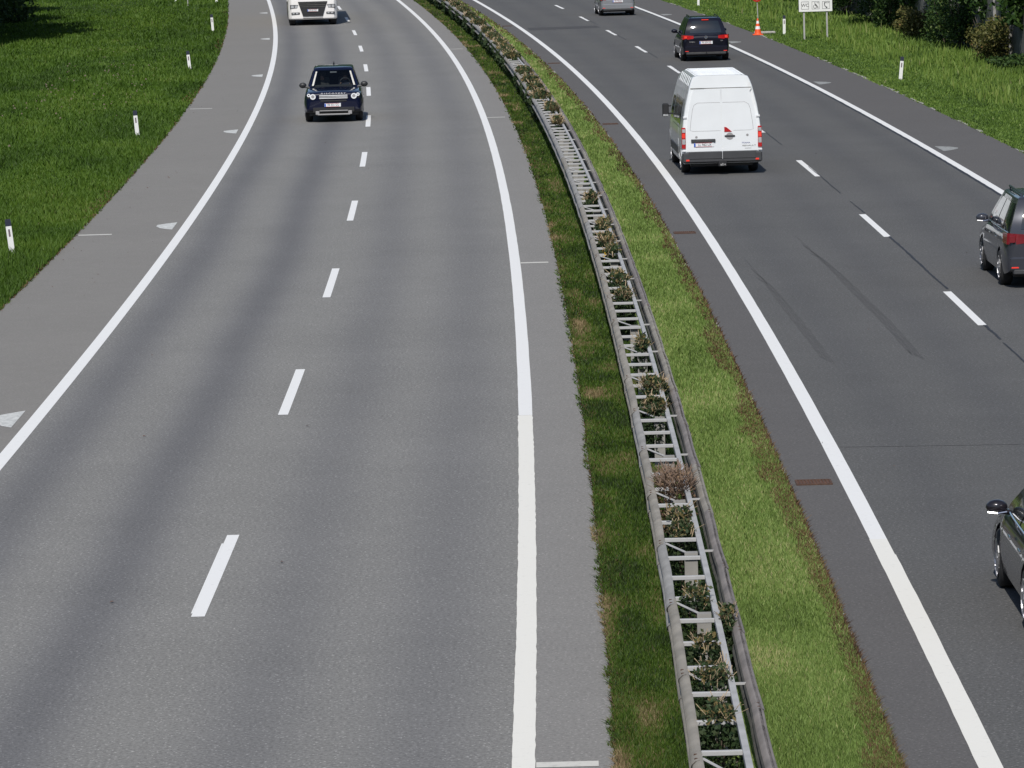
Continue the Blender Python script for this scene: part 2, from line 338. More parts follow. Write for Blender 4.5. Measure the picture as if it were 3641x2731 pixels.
# shark-fin marks beside the outer edge lines
fin = []
for k in range(-2, 9):
    s0 = 17.45 + 35.55 * k
    fin.append([(s0 + 1.1, -4.07), (s0 - .95, -4.07), (s0 - .75, -4.22), (s0 - .45, -4.38), (s0 + .05, -4.50), (s0 + .45, -4.50), (s0 + .75, -4.34)])
multi('shoulder_arrow_mark', fin, M['worn']); fin = []
for s0 in (-34, 1.2, 36.6, 71.9, 107.2, 141.9, 175.8, 211, 246):
    fin.append([(s0 + 1.05, 15.86), (s0 - 1.05, 15.88), (s0 - .7, 16.12), (s0 - .2, 16.36), (s0 + .2, 16.42), (s0 + .65, 16.25)])
multi('shoulder_arrow_mark', fin, M['wornr'])
bars = []
for s0, a, b in ((-9.42, 3.81, 4.39), (41.28, 3.81, 4.38), (92.2, 3.81, 4.38), (143, 3.81, 4.38), (51.18, -6.17, -5.39), (102, -6.11, -5.35), (0.4, -6.17, -5.39)):
    bars.append([(s0 - .12, a), (s0 - .12, b), (s0 + .12, b), (s0 + .12, a)])
multi('shoulder_bar_mark', bars, M['bar'])
multi('road_patch', [[(160.7, 8.25), (161.7, 11.68), (164.3, 11.66), (163.9, 8.29)]], M['patch'])
# tar seam along the right lane line and the cross joint
tar = []
def ribbon(pts, w0, w1, out, n=40):
    ps = np.array(pts); tt = np.linspace(0, 1, n + 1); cum = np.concatenate([[0], np.cumsum(np.abs(np.diff(ps[:, 0])) + np.abs(np.diff(ps[:, 1])))]); cum /= cum[-1]
    S = np.interp(tt, cum, ps[:, 0]); D = np.interp(tt, cum, ps[:, 1]) + rng.normal(0, .006, n + 1); W = np.interp(tt, [0, 1], [w0, w1]) * rng.uniform(.7, 1.25, n + 1) / 2
    for i in range(n): out.append([(S[i], D[i] - W[i]), (S[i], D[i] + W[i]), (S[i + 1], D[i + 1] + W[i + 1]), (S[i + 1], D[i + 1] - W[i + 1])])
ribbon([(54.75, 11.80), (51.3, 11.83)], .02, .03, tar, 10); ribbon([(45.1, 11.79), (40.15, 11.79), (36.3, 11.78), (33.5, 11.80)], .05, .045, tar, 50)
ribbon([(27.1, 11.78), (24.8, 11.80)], .06, .04, tar, 20); ribbon([(24.3, 11.79), (20.0, 11.81), (15.3, 11.80)], .03, .045, tar, 30)
for a in (57.5, 75.5, 93.5, 111.5, 129.5, 147.5, 165.5): ribbon([(a + 9, 11.80), (a - .2, 11.80)], .02, .03, tar, 12)
multi('tar_seam', tar, M['tar'], z=Z2)
j = []; 
for a in np.arange(8.1, 13.6, .18): j.append([(11.87 - (a - 8) * .08, a), (11.90 - (a - 8) * .08, a), (11.885 - (a - 7.85) * .08, a + .16), (11.86 - (a - 7.85) * .08, a + .16)])
multi('road_seam', j, M['joint'])
sk = []
for off in (-.07, -.035, 0, .04, .075):
    ribbon([(46 - abs(off) * 60, 9.82), (40.7, 9.93 + off * .4), (37, 10.02 + off * .8), (33.2, 10.06 + off), (28.2, 10.15 + off), (22.7 - off * 6, 10.17 + off)], .010, .024, sk, 50)
    ribbon([(41 - abs(off) * 60, 8.40), (35.5, 8.52 + off * .6), (31, 8.58 + off), (28.5, 8.61 + off), (25.3, 8.66 + off), (22.4 - off * 6, 8.68 + off)], .008, .020, sk, 50)
multi('skid_marks', sk, M['skid'])
# drain gratings
names = ['nearest the bottom of the photo', 'second from the bottom', 'third from the bottom', 'fourth from the bottom', 'farthest away at the top']
for k, s0 in enumerate((8.45, 47.4, 87.0, 127.4, 166.8)):
    t = tag(empty('drain_grate', P3(s0, 7.5, 0), -TH(s0)), 'rusty drain grate beside the bright median grass, ' + names[k], 'drain grate', 'rusty drain grates along the median')
    b = MB(); L, W = .24, .22
    b.box(-L, L, -W, -W + .03, .002, .018).box(-L, L, W - .03, W, .002, .018).box(-L, -L + .03, -W + .03, W - .03, .002, .018).box(L - .03, L, -W + .03, W - .03, .002, .018); b.build('frame', M['rust'], t)
    b = MB()
    for q in np.linspace(-L + .06, L - .06, 9): b.box(q - .012, q + .012, -W + .03, W - .03, .002, .014)
    b.build('bars', M['rust'], t)
    b = MB(); b.box(-L + .03, L - .03, -W + .03, W - .03, .0015, .004); b.build('silt', M['deadleaf'], t)
# kerb remains peeking out of the grass edge
kb = MB()
def kerbs(d, s0, s1, prob, wd):
    s = s0
    while s < s1:
        L = random.uniform(.5, 1.6)
        if random.random() < prob: 
            a, b = d + random.uniform(-.02, .02), d + wd * random.uniform(.5, 1.2)
            kb.add([tuple(P3(s, a, .002)), tuple(P3(s, b, .002)), tuple(P3(s + L, b, .002)), tuple(P3(s + L, a, .002)), tuple(P3(s, a, .016)), tuple(P3(s, b, .016)), tuple(P3(s + L, b, .016)), tuple(P3(s + L, a, .016))], [(4, 5, 6, 7), (0, 4, 7, 3), (0, 1, 5, 4), (3, 7, 6, 2), (1, 2, 6, 5)])
        s += L + .03
kerbs(7.07, -12, 60, .55, .10); kerbs(7.09, 60, 200, .3, .10); kerbs(17.84, 60, 200, .28, .10)
tag(kb.build('kerb', M['conc']), kind='structure')
# fallen leaves and grit on the road
lf = MB()
for _ in range(110):
    s, d = random.choice([(random.uniform(20, 150), random.uniform(-6.1, -4.2)), (random.uniform(-12, 90), random.uniform(-3.7, 4.4)), (random.uniform(-12, 80), random.uniform(7.3, 15))])
    if random.random() < .45: s, d = random.choice([(125.8, -5.58), (105.3, -5.39), (74.5, -6.0), (71.2, -5.15), (66.3, -6.09), (59.5, -5.76), (66, -5.6), (37, -6.0), (38, -5.8), (41, -5.0), (44, -4.8), (47, -5.9)]); s += random.gauss(0, 2); d = min(-4.2, max(-6.15, d + random.gauss(0, .2)))
    p = P3(s, d, .012); r = random.uniform(.012, .034); a = random.uniform(0, 6.28)
    lf.add([tuple(p + Vector((math.cos(a + q) * r * k, math.sin(a + q) * r * k * 1.5, random.uniform(0, .015)))) for q, k in ((0, 1), (1.2, .6), (2.5, 1), (4.4, .7))], [(0, 1, 2, 3)])
tag(lf.build('fallen_leaves', M['deadleaf']), kind='stuff')

# ------------------------------------------------------------ grass
def vnoise(x, y, sc, seed):
    r = np.random.default_rng(seed); n = 64; g = r.random((n, n)); x = x / sc; y = y / sc
    xi = np.floor(x).astype(int); yi = np.floor(y).astype(int); fx = x - xi; fy = y - yi; fx = fx * fx * (3 - 2 * fx); fy = fy * fy * (3 - 2 * fy)
    G = lambda a, b: g[a % n, b % n]
    return (G(xi, yi) * (1 - fx) + G(xi + 1, yi) * fx) * (1 - fy) + (G(xi, yi + 1) * (1 - fx) + G(xi + 1, yi + 1) * fx) * fy
fR, fU, fF = np.array(CR), np.array(CU), np.array(Fw)
def pix(x, y, z=0):
    v = np.stack([x, y, np.full_like(x, z) - CAM_H], 1); zc = v @ fF
    return 512 + F_PX / 3641 * 1024 * (v @ fR) / zc, 384 - F_PX / 3641 * 1024 * (v @ fU) / zc
def grass(name, dlo, dhi, s0, s1, mat, cover, hgt, vfun, wmul=1.0, lean=.35, mind=0, zb=-.02, hfun=None, mar=40, mask=None):
    """blades as single tapered, bent faces; density follows the distance so far turf stays as full as near turf"""
    S = []; D = []
    edges = np.concatenate([np.arange(s0, s1, 4.0), [s1]])
    for a, b in zip(edges[:-1], edges[1:]):
        dist = 50 + (a + b) / 2; dens = cover * 1.66e8 / dist ** 3; lo, hi = (dlo, dhi); n = int(dens * (b - a) * (hi - lo))
        S.append(rng.uniform(a, b, n)); D.append(rng.uniform(lo, hi, n))
    S = np.concatenate(S); D = np.concatenate(D); x, y = XY(S, D)
    px, py = pix(x, y, 0.0); k = (px > -mar) & (px < 1024 + mar) & (py > -mar) & (py < 768 + 2 * mar); 
    if mask is not None: k &= mask(S, D)
    S, D, x, y = S[k], D[k], x[k], y[k]; n = len(S); dist = np.hypot(x, y)
    wd = np.clip(dist / 4443 * 1.0, .006, .05) * wmul * rng.uniform(.6, 1.5, n)
    h = hgt * rng.uniform(.45, 1.25, n) * (1.0 if hfun is None else hfun(S, D, x, y))
    ang = rng.uniform(0, 2 * np.pi, n); fx, fy = np.cos(ang), np.sin(ang)
    ya = rng.normal(0, .5, n); wx, wy = np.cos(ya) * wd / 2, np.sin(ya) * wd / 2
    ln = h * lean * rng.uniform(.2, 1.6, n)
    V = np.zeros((n, 5, 3)); 
    V[:, 0] = np.stack([x - wx, y - wy, np.full(n, zb)], 1); V[:, 1] = np.stack([x + wx, y + wy, np.full(n, zb)], 1)
    mx, my = x + fx * ln * .35, y + fy * ln * .35
    V[:, 2] = np.stack([mx + wx * .8, my + wy * .8, zb + h * .6], 1); V[:, 3] = np.stack([mx - wx * .8, my - wy * .8, zb + h * .6], 1)
    V[:, 4] = np.stack([x + fx * ln, y + fy * ln, zb + h], 1)
    me = bpy.data.meshes.new(name); me.vertices.add(n * 5); me.vertices.foreach_set('co', V.ravel())
    base = (np.arange(n) * 5)[:, None]; L = (base + np.array([[0, 1, 2, 3, 3, 2, 4]])).ravel()
    me.loops.add(n * 7); me.loops.foreach_set('vertex_index', L)
    me.polygons.add(n * 2); st = (np.arange(n) * 7)[:, None] + np.array([[0, 4]]); me.polygons.foreach_set('loop_start', st.ravel())
    me.update(); me.validate()
    v = np.clip(vfun(S, D, x, y, n), 0, 1); at = me.attributes.new('v', 'FLOAT', 'POINT'); at.data.foreach_set('value', np.repeat(v, 5).astype(np.float32))
    me.materials.append(mat); o = bpy.data.objects.new(name, me); COL.objects.link(o); tag(o, kind='stuff'); return o
def v_md(S, D, x, y, n):
    dry = np.clip((vnoise(x * 1.3, y / 3.2, .55, 3) - .50) * 2.4, 0, 1) * np.clip(1.15 - (D - 4.5) * 1.1, .25, 1)
    return .12 + .42 * vnoise(x, y / 3, .4, 5) + rng.normal(0, .17, n) + dry * .62
def v_ml(S, D, x, y, n):
    dry = np.clip((vnoise(x * 1.2, y / 3, .8, 13) - .55) * 2, 0, 1)
    near = np.clip((8 - S) / 20, 0, 1)
    return .22 + .38 * vnoise(x, y / 4, .6, 15) + .12 * vnoise(x, y / 5, 3, 18) + rng.normal(0, .19, n) + dry * (.12 + .2 * near)
def v_f(S, D, x, y, n):
    return .10 + .45 * vnoise(x, y / 3, 1.3, 23) + .28 * vnoise(x, y / 5, 5, 29) + rng.normal(0, .13, n)
def v_r(S, D, x, y, n):
    return .15 + .30 * vnoise(x, y / 3, .8, 33) + .22 * vnoise(x, y / 4, 3, 39) + rng.normal(0, .18, n)
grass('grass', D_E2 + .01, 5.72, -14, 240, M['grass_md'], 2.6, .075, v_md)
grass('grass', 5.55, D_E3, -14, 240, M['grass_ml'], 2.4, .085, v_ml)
grass('grass', -40, D_E1, 28, 262, M['grass_f'], 2.2, .13, v_f, lean=.5, hfun=lambda S, D, x, y: .45 + 1.1 * vnoise(x, y / 3, 2.5, 41) + .5 * (vnoise(x, y / 2, .7, 44) > .72))
grass('grass', D_E4, 24.5, 55, 252, M['grass_r'], 2.2, .075, v_r, lean=.45, hfun=lambda S, D, x, y: 1 + 2.2 * np.clip((D - 19.3) / 3.5, 0, 1) * (.5 + vnoise(x, y / 3, 1.6, 47)))
grass('tall_grass', 19.8, 23.6, 90, 215, M['grass_r'], .20, .42, lambda S, D, x, y, n: .58 + .25 * vnoise(x, y, .8, 3) + rng.normal(0, .1, n), wmul=.9, lean=.3, hfun=lambda S, D, x, y: .5 + .9 * (vnoise(x, y / 2, 1.1, 49)))
fr = lambda lo: (lambda S, D: vnoise(S, D * 0, .5, 55) * .8 + vnoise(S, D * 0, 2.7, 56) * .5 > lo)
def edge_mask(edge, sgn, w):
    return lambda S, D: (D - edge) * sgn < w * (.15 + 1.1 * vnoise(S, D * 0, .35, 61) * vnoise(S, D * 0, 2.2, 62) * 2)
v_fr = lambda S, D, x, y, n: .15 + .65 * vnoise(S, D * 0, 1.9, 65) + rng.normal(0, .2, n)
grass('grass_fringe', D_E2 - .01, 4.95, -14, 230, M['fringe'], .9, .06, v_fr, lean=1.0, mask=edge_mask(D_E2, 1, .24))
grass('grass_fringe', D_E2 - .07, 4.62, -14, 230, M['grass_md'], 1.6, .06, v_md, lean=1.1, mask=lambda S, D: (D_E2 - D) < .085 * vnoise(S, D * 0, .22, 85) * vnoise(S, D * 0, 1.6, 86) * 2)
grass('grass_fringe', 6.70, D_E3 + .03, -14, 230, M['fringe'], 2.8, .085, lambda S, D, x, y, n: .12 + .45 * vnoise(S, D * 0, 3.5, 66) + .3 * vnoise(x, y, .25, 68) + rng.normal(0, .14, n), lean=.8, mask=lambda S, D: (D_E3 - D) < .10 + .30 * vnoise(S, D * 0, 3.2, 71) * (.3 + vnoise(S, D * 0, .8, 72)))
grass('grass_fringe', -6.75, D_E1 + .03, 28, 200, M['fringe'], 1.0, .09, v_fr, lean=.9, mask=lambda S, D: (D_E1 - D) < .38 * np.clip(vnoise(S, D * 0, 4.5, 81) * 2.2 - .7, 0, 1))
grass('grass_fringe', D_E1 - .12, D_E1 + .04, 28, 230, M['grass_f'], 2.2, .06, v_r, lean=1.3, mask=lambda S, D: (D - D_E1) < .05 * vnoise(S, D * 0, .4, 83))
grass('grass_fringe', D_E4 - .05, D_E4 + .35, 55, 230, M['grass_r'], 1.3, .06, v_fr, lean=1.3)
fl = MB()
for _ in range(110):
    s = random.gauss(112, 14); d = random.uniform(-12.3, -8.2); s += (d + 9) * -2
    p = P3(s, d, random.uniform(.12, .3)); r = random.uniform(.015, .04); fl.add([tuple(p + Vector(q) * r) for q in ((-1, 0, -.4), (1, .1, -.3), (.3, 0, 1), (-.6, .2, .8))], [(0, 1, 2, 3)])
tag(fl.build('meadow_flowers', M['flower']), kind='stuff')

# ------------------------------------------------------------ median guardrail
root = tag(empty('median_guardrail', P3(0, 5.5, 0)), 'long double-sided steel guardrail with ladder of cross bars standing on the grassy median', 'guardrail')
bpy.context.view_layer.update()
def strip(prof, s0, s1, ds, tilt=0.0, lap=0.0, wav=0.0):
    b = MB(); ss = np.linspace(s0, s1, max(2, int(round((s1 - s0) / ds)) + 1)); rings = []
    for s in ss:
        o = lap * (1 if s < s0 + .02 else 0)
        wv = wav * math.sin(s * 1.7) + wav * .6 * math.sin(s * 4.1 + 1)
        rings.append([tuple(P3(s, d + o + wv, z + wv * .5) - root.location) for d, z in prof])
    b.loft(rings, False, False); return b
def wprof(c, sgn):
    if sgn > 0:
        q = [(5.862, .738), (5.845, .752), (5.815, .757), (5.80, .748), (5.768, .715), (5.754, .685), (5.768, .655), (5.80, .628), (5.806, .60), (5.80, .572), (5.768, .545), (5.754, .515), (5.768, .485), (5.80, .452), (5.812, .43)]
        return q + [(d + .006, z - .001) for d, z in q[::-1]] + [q[0]]
    P = [(0, .752), (.015, .758), (.05, .748), (.085, .715), (.09, .690), (.085, .668), (.05, .645), (.015, .625), (.010, .595), (.015, .565), (.05, .545), (.085, .522), (.09, .50), (.085, .475), (.05, .447), (.010, .435), (0, .44)]
    kx = .75 if sgn > 0 else 1.0; P = [(d * kx, z) for d, z in P]
    outer = [(c + sgn * d, z) for d, z in P]; inner = [(c + sgn * (d - .006), z - .001) for d, z in P[::-1]]
    return outer + inner + [outer[0]]
SEG = 3.93; S_END = 250.0
def joints(first):
    out = []; s = first
    while s < S_END: out.append(s); s += SEG
    return out
jl = joints(-24.8); jr = joints(-22.6)
def bolts(prof_c, sgn, s):
    return [(s + a, 5.83 if sgn > 0 else prof_c + sgn * .052, .757 if sgn > 0 else .752) for a in (.10, .28)]
pal_l = ['tan', 'tan', 'tan', 'tan', 'tan', 'tan', 'tan', 'tan2', 'tan2', 'tan', 'tan', 'tan', 'tan']
for side, c, sgn, js in (('l', 5.252, -1, jl), ('r', 5.775, 1, jr)):
    far = MB()
    for k, s0 in enumerate(js):
        b = strip(wprof(c, sgn), s0, s0 + SEG + .30, 1.0, lap=sgn * .010, wav=.0035)
        if s0 < 162:
            if side == 'l': mt = M['tan'] if (s0 < 3.5 and s0 > -3) or s0 < -8.5 or (7 < s0 < 36) or random.random() < .25 else M['tan2']
            else: mt = M['brn'] if random.random() < .65 else M['tan']
            npf = len(wprof(c, sgn)) - 1; nf = len(b.f); b.m = [1 if (sgn > 0 and 4 <= (q % npf) <= 14) else 0 for q in range(nf)]  # shade on the right beam's inner faces put into a darker steel colour
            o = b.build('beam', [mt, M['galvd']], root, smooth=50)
            if s0 < 40:
                for a, d, z in bolts(c, sgn, s0):
                    q = MB(); p = P3(a, d, z - .004) - root.location; q.cyl(p, 'z', .016, .012, 8); q.build('bolt', M['rust'], o)
        else: far.v, far.f, far.m = far.v + b.v, far.f + [tuple(i + len(far.v) for i in f) for f in b.f], far.m + b.m
    o = far.build('beam', M['tan2'] if side == 'l' else M['brn'], root, smooth=50); o['kind'] = 'stuff'
# inner box rail
bx = [(5.605, .765), (5.665, .765), (5.665, .705), (5.605, .705), (5.605, .765)]
for a in np.arange(-24.6, S_END, 7.86 * 2.0):
    b = MB(); ss = np.arange(a, min(a + 15.70, S_END), 1.0); ss = np.append(ss, a + 15.70)
    b.loft([[tuple(P3(s, d, z) - root.location) for d, z in bx[:4]] for s in ss], True, True); b.build('box_rail', M['galv'], root)
# rungs: placed on the observed rhythm, three per bay
rs0 = -24.4; rungs = []; k = 0
while rs0 < S_END: rungs.append(rs0); rs0 += SEG / 3
me0 = None; rest = MB()
for i, s in enumerate(rungs):
    if len([1 for q in rungs[:i] if q > -14]) < 100 and s > -14:
        if me0 is None:
            b = MB(); b.box(-.178, .176, -.028, .028, .715, .757, .004); o = b.build('rung', M['galv'], root); me0 = o.data
        else: o = bpy.data.objects.new('rung', me0); COL.objects.link(o); o.parent = root
        o.location = P3(s, 5.43, random.uniform(-.004, .004)) - root.location; o.rotation_euler = (0, 0, -TH(s) + random.uniform(-.02, .02))
    else:
        T0 = P3(s, 5.43) - root.location; rest.box(T0.x - .178, T0.x + .176, T0.y - .028, T0.y + .028, .716, .757)
o = rest.build('rung', M['galv'], root); o['kind'] = 'stuff'
# posts with diagonal brace and spacer on every bay
pm = None
for i, s in enumerate(jl):
    sp = s + 3.93 * .93
    if pm is None:
        b = MB(); b.box(.02, .165, -.035, .035, -.05, .705); b.box(.02, .165, -.09, -.035, .66, .705); o = b.build('post', M['tan2'], root); pm = o.data
        b = MB(); b.tube([(-.17, .42, .735), (.03, 0, .70)], .014, 6); br = b.build('brace', M['galv'], o)
        b = MB(); b.box(.235, .375, -.012, .012, .70, .722); b.build('spacer', M['galv'], o); po = o
    else:
        po = copy_tree(po, root) if i < 60 else None
        if po is None: break
    po.location = P3(sp, 5.43) - root.location; po.rotation_euler = (0, 0, -TH(sp))

# ------------------------------------------------------------ foliage
def leaf_cloud(pts, size, jit=.5, up=.4):
    """returns verts, faces of small folded leaf faces at the given points"""
    n = len(pts); pts = np.asarray(pts); s = size * rng.uniform(.6, 1.4, n)
    a = rng.normal(0, 1, (n, 3)); a /= np.linalg.norm(a, axis=1)[:, None]
    t = rng.normal(0, 1, (n, 3)); t[:, 2] += up; b = np.cross(a, t); b /= np.linalg.norm(b, axis=1)[:, None]
    V = np.zeros((n, 4, 3)); V[:, 0] = pts - a * s[:, None] * .7; V[:, 1] = pts + b * s[:, None] * .42; V[:, 2] = pts + a * s[:, None] * .7; V[:, 3] = pts - b * s[:, None] * .42
    F = (np.arange(n) * 4)[:, None] + np.array([[0, 1, 2, 3]]); return V.reshape(-1, 3), F
def leaf_obj(name, pts, size, mat, vals, parent, up=.4):
    V, F = leaf_cloud(pts, size, up=up); me = bpy.data.meshes.new(name); me.vertices.add(len(V)); me.vertices.foreach_set('co', V.ravel())
    me.loops.add(F.size); me.loops.foreach_set('vertex_index', F.ravel()); me.polygons.add(len(F)); me.polygons.foreach_set('loop_start', np.arange(len(F)) * 4); me.update(); me.validate()
    at = me.attributes.new('v', 'FLOAT', 'POINT'); at.data.foreach_set('value', np.repeat(np.clip(vals, 0, 1), 4).astype(np.float32)); me.materials.append(mat)
    o = bpy.data.objects.new(name, me); COL.objects.link(o); o.parent = parent; return o
def blob(n, c, r, flat_top=None, hollow=.35):
    u = rng.normal(0, 1, (n, 3)); u /= np.linalg.norm(u, axis=1)[:, None]; q = rng.uniform(hollow, 1, n) ** .6
    q *= .78 + .35 * vnoise(np.arctan2(u[:, 1], u[:, 0]) * 3 + 9, u[:, 2] * 4 + 9, .8, int(rng.integers(1000)))
    p = u * q[:, None] * np.array(r) + np.array(c)
    if flat_top is not None: p[:, 2] = np.where(p[:, 2] > flat_top, flat_top - rng.uniform(0, .06, n), p[:, 2])
    return p
SHR = [  # s, d, half width, half length, kind, label
 (-11.2, 5.46, .14, .45, 'g', 'leafy bush with few pale stems inside the guardrail, nearest the bottom edge'),
 (-9.3, 5.47, .16, .50, 'c', 'shrub with crown of pale cut stems, second bush up the guardrail from the bottom'),
 (-7.7, 5.46, .13, .30, 'c', 'small clipped bush with straw coloured twigs, third bush up the guardrail'),
 (-6.2, 5.73, .07, .30, 'c', 'narrow tuft of pale cut stems against the right beam near the bottom'),
 (-4.9, 5.46, .15, .45, 'g', 'broad leaved shrub with brownish clipped top, fourth bush up inside the guardrail'),
 (-0.5, 5.47, .14, .35, 'c', 'clipped shrub with brown twiggy crown, second below the dried reddish brown bush'),
 (0.6, 5.46, .14, .35, 'c', 'bright straw topped shrub directly below the large dried reddish brown bush'),
 (3.4, 5.50, .20, 1.05, 'd', 'large dried reddish brown bush spreading over the right box rail of the guardrail'),
 (10.8, 5.47, .15, .70, 'c', 'round shrub with fan of pale split stems, first green one above the dried bush'),
 (13.2, 5.54, .17, .75, 'c', 'wide brown tipped shrub hanging onto the rail, second green one above the dried bush'),
 (18.6, 5.54, .10, .60, 'g', 'small loose shrub with reddish leaves beside the rail halfway up the guardrail'),
 (26.2, 5.46, .15, .70, 'c', 'low clipped shrub with straw coloured stems, lower of two touching bushes halfway up'),
 (29.3, 5.48, .17, 1.1, 'g', 'big dark shrub bulging over the rail, upper of two touching bushes halfway up'),
 (34.8, 5.49, .15, .75, 'g', 'dense green shrub with yellow flowers at its left foot inside the guardrail'),
 (37.3, 5.48, .16, 1.0, 'c', 'shrub with many pale brown stems behind the one with yellow flowers'),
 (40.8, 5.52, .14, 1.0, 'g', 'dark green bush with orange brown tips, alone between two runs of bare cross bars'),
 (48.0, 5.48, .14, 1.0, 'g', 'dark drooping shrub at the near end of the longest run of bare cross bars'),
 (76.4, 5.52, .14, 1.9, 'c', 'clipped brown tipped shrub at the far end of the longest run of bare cross bars'),
 (83.2, 5.58, .17, 2.2, 'c', 'yellowish clipped shrub spilling over the right beam beyond the longest run of bare cross bars')]
for s, d in ((90.2, 5.56), (95.1, 5.57), (99.7, 5.56), (106.0, 5.52), (118.7, 5.54), (124.0, 5.56), (129.5, 5.5), (135.8, 5.55), (142.3, 5.54), (152, 5.5), (160.8, 5.55), (169.3, 5.54), (176.9, 5.55), (185.1, 5.55), (194, 5.5), (203, 5.5), (212, 5.5), (220, 5.5)):
    i = len(SHR) - 18; nth = ['second', 'third', 'fourth', 'fifth', 'sixth', 'seventh', 'eighth', 'ninth', 'tenth', 'eleventh', 'twelfth', 'thirteenth', 'fourteenth', 'fifteenth', 'sixteenth', 'seventeenth', 'eighteenth', 'nineteenth', 'twentieth'][i - 1]
    SHR.append((s, 5.47, .25, 2.7 if s < 112 else 4.3, 'f', 'clipped shrub in the far guardrail, %s beyond the long run of bare bars' % nth))
for i, (s, d, hw, hl, kd, lab) in enumerate(SHR):
    t = tag(empty('shrub', P3(s, d, -.02), -TH(s)), lab, 'shrub', 'clipped shrubs growing up through the guardrail')
    f = min(1.0, 45 / (50 + s)); n = int((1500 if hl < .6 else 2400) * (f ** .8) * (1 if hl < 2 else 3.2)); sz = .036 / f ** .75 if kd != 'd' else .028
    pts = blob(n, (0, 0, .52), (hw * 1.45, hl * 1.05, .50), .92 if kd == 'f' else .93)
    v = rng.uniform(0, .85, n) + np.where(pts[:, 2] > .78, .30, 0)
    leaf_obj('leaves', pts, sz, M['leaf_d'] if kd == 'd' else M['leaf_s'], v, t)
    tw = MB(); nt_ = int({'c': 80, 'g': 34, 'd': 330, 'f': 42}[kd] * (hl / .5 if hl < 1.3 else 3.2) * .8)
    for _ in range(nt_):
        a, r = random.uniform(0, 6.28), math.sqrt(random.random()); x, y = math.cos(a) * r * hw * 1.1, math.sin(a) * r * hl * .9; wv = .0035 / f ** .9
        h = random.uniform(.03, .11); z = .82 + random.uniform(-.10, .06); dx, dy = random.gauss(0, .05) + x * .25, random.gauss(0, .07) + y * .12
        tw.add([(x - wv, y, z), (x + wv, y + .002, z), (x + dx + wv, y + dy, z + h), (x + dx - wv, y + dy + .002, z + h)], [(0, 1, 2, 3)])
    tag(tw.build('cut_stems', M['ltwig'] if kd == 'd' else M['twig'], t), kind='stuff')
    st = MB()
    for _ in range(5):
        x, y = random.uniform(-hw, hw) * .5, random.uniform(-hl, hl) * .5; st.tube([(x * .5, y * .5, 0), (x, y, .35), (x * 1.3, y * 1.3, .7)], [.014, .010, .005], 5)
    st.build('stem', M['bark'], t)
    if i == 13:
        b = MB()
        for _ in range(40): x, y, z = -hw + random.gauss(.03, .03), random.gauss(-.2, .18), random.uniform(.62, .82); b.add([(x - .012, y, z), (x + .012, y, z), (x, y, z + .02)], [(0, 1, 2)])
        b.build('yellow_flowers', M['yflower'], t)
# a weathered broken branch leaning under the nearest bay
b = MB(); b.tube([(-.02, .0, 0), (.03, .25, .20), (.09, .5, .42)], [.02, .018, .012], 6); tag(b.build('branch', M['bark'], loc=P3(-11.9, 5.52, 0)), 'brown broken branch leaning in the grass below the nearest cross bar', 'branch')

# trees and hedge by the fence on the right, tree row on the left
def make_tree(name, H, cr_, zc, nleaf, mat, lean=0):
    t = empty(name); b = MB(); b.tube([(0, 0, -.1), (.05, .03, H * .25), (lean * .5, 0, H * .5), (lean, .1, H * .8)], [.19, .15, .11, .04], 9)
    for k in range(9):
        a = k * 2.4; z = H * (.3 + .06 * k); r = cr_ * .75 * random.uniform(.6, 1)
        b.tube([(0, 0, z), (math.cos(a) * r * .5, math.sin(a) * r * .5, z + .5), (math.cos(a) * r, math.sin(a) * r, z + .9)], [.06, .04, .015], 5)
    b.build('trunk', M['bark'], t); P = []
    for k in range(22):
        a = random.uniform(0, 6.28); r = cr_ * .72 * math.sqrt(random.random()); z = random.uniform(zc, H); q = .95 - .45 * abs((z - (zc + H) / 2) / ((H - zc) / 2)) 
        P.append(blob(nleaf // 22, (math.cos(a) * r * q, math.sin(a) * r * q, z), (cr_ * .38, cr_ * .38, .9), hollow=.1))
    P = np.concatenate(P); v = rng.uniform(0, 1, len(P)) * .7 + .3 * vnoise(P[:, 0] + 20, P[:, 2] + 20, 1.0, 91)
    leaf_obj('crown', P, .17, mat, v, t); return t
tp = make_tree('tree', 8.5, 3.0, 1.9, 15000, M['leaf_t']); first = True
rt = [(87, 26.2, 1.1, 3), (92, 26.6, 1.0, .0), (104, 26.6, .95, 1.0), (114.5, 26.9, 1.05, 2.2), (124.5, 26.4, 1.0, 3.1), (134, 26.3, 1.1, 4.0), (143.5, 26.6, 1.0, 5.1), (153, 26.2, 1.1, .6), (163, 26.7, 1.05, 1.9), (174, 26.9, 1.15, 2.7), (186, 27.1, 1.1, 3.8), (199, 27.3, 1.2, 5)]
ordn = ['nearest', 'second', 'third', 'fourth', 'fifth', 'sixth', 'seventh', 'eighth', 'ninth', 'tenth', 'eleventh', 'twelfth']
for i, (s, d, k, rz) in enumerate(rt):
    t = tp if i == 0 else copy_tree(tp); t.location = P3(s, d - 1.75, -.03); t.rotation_euler = (0, 0, rz); t.scale = (k, k, k)
    tag(t, 'shady tree behind the grey fence, %s in its row from the right edge' % ordn[i], 'tree', 'trees shading the fence on the right')
lt = [(152, -21.5, 1.4, .4), (160, -19.0, 1.4, 2.0), (167.5, -17.9, 1.45, 3.3), (174, -18.9, 1.6, 1.3), (150, -26, 1.4, 4.4), (173, -21.3, 1.3, 5.2), (182, -20.6, 1.45, 1.1), (189, -19.9, 1.4, 5.9), (162, -25, 1.4, 0.3), (192, -22.3, 1.3, 2.5), (206, -19.4, 1.2, 4.0)]
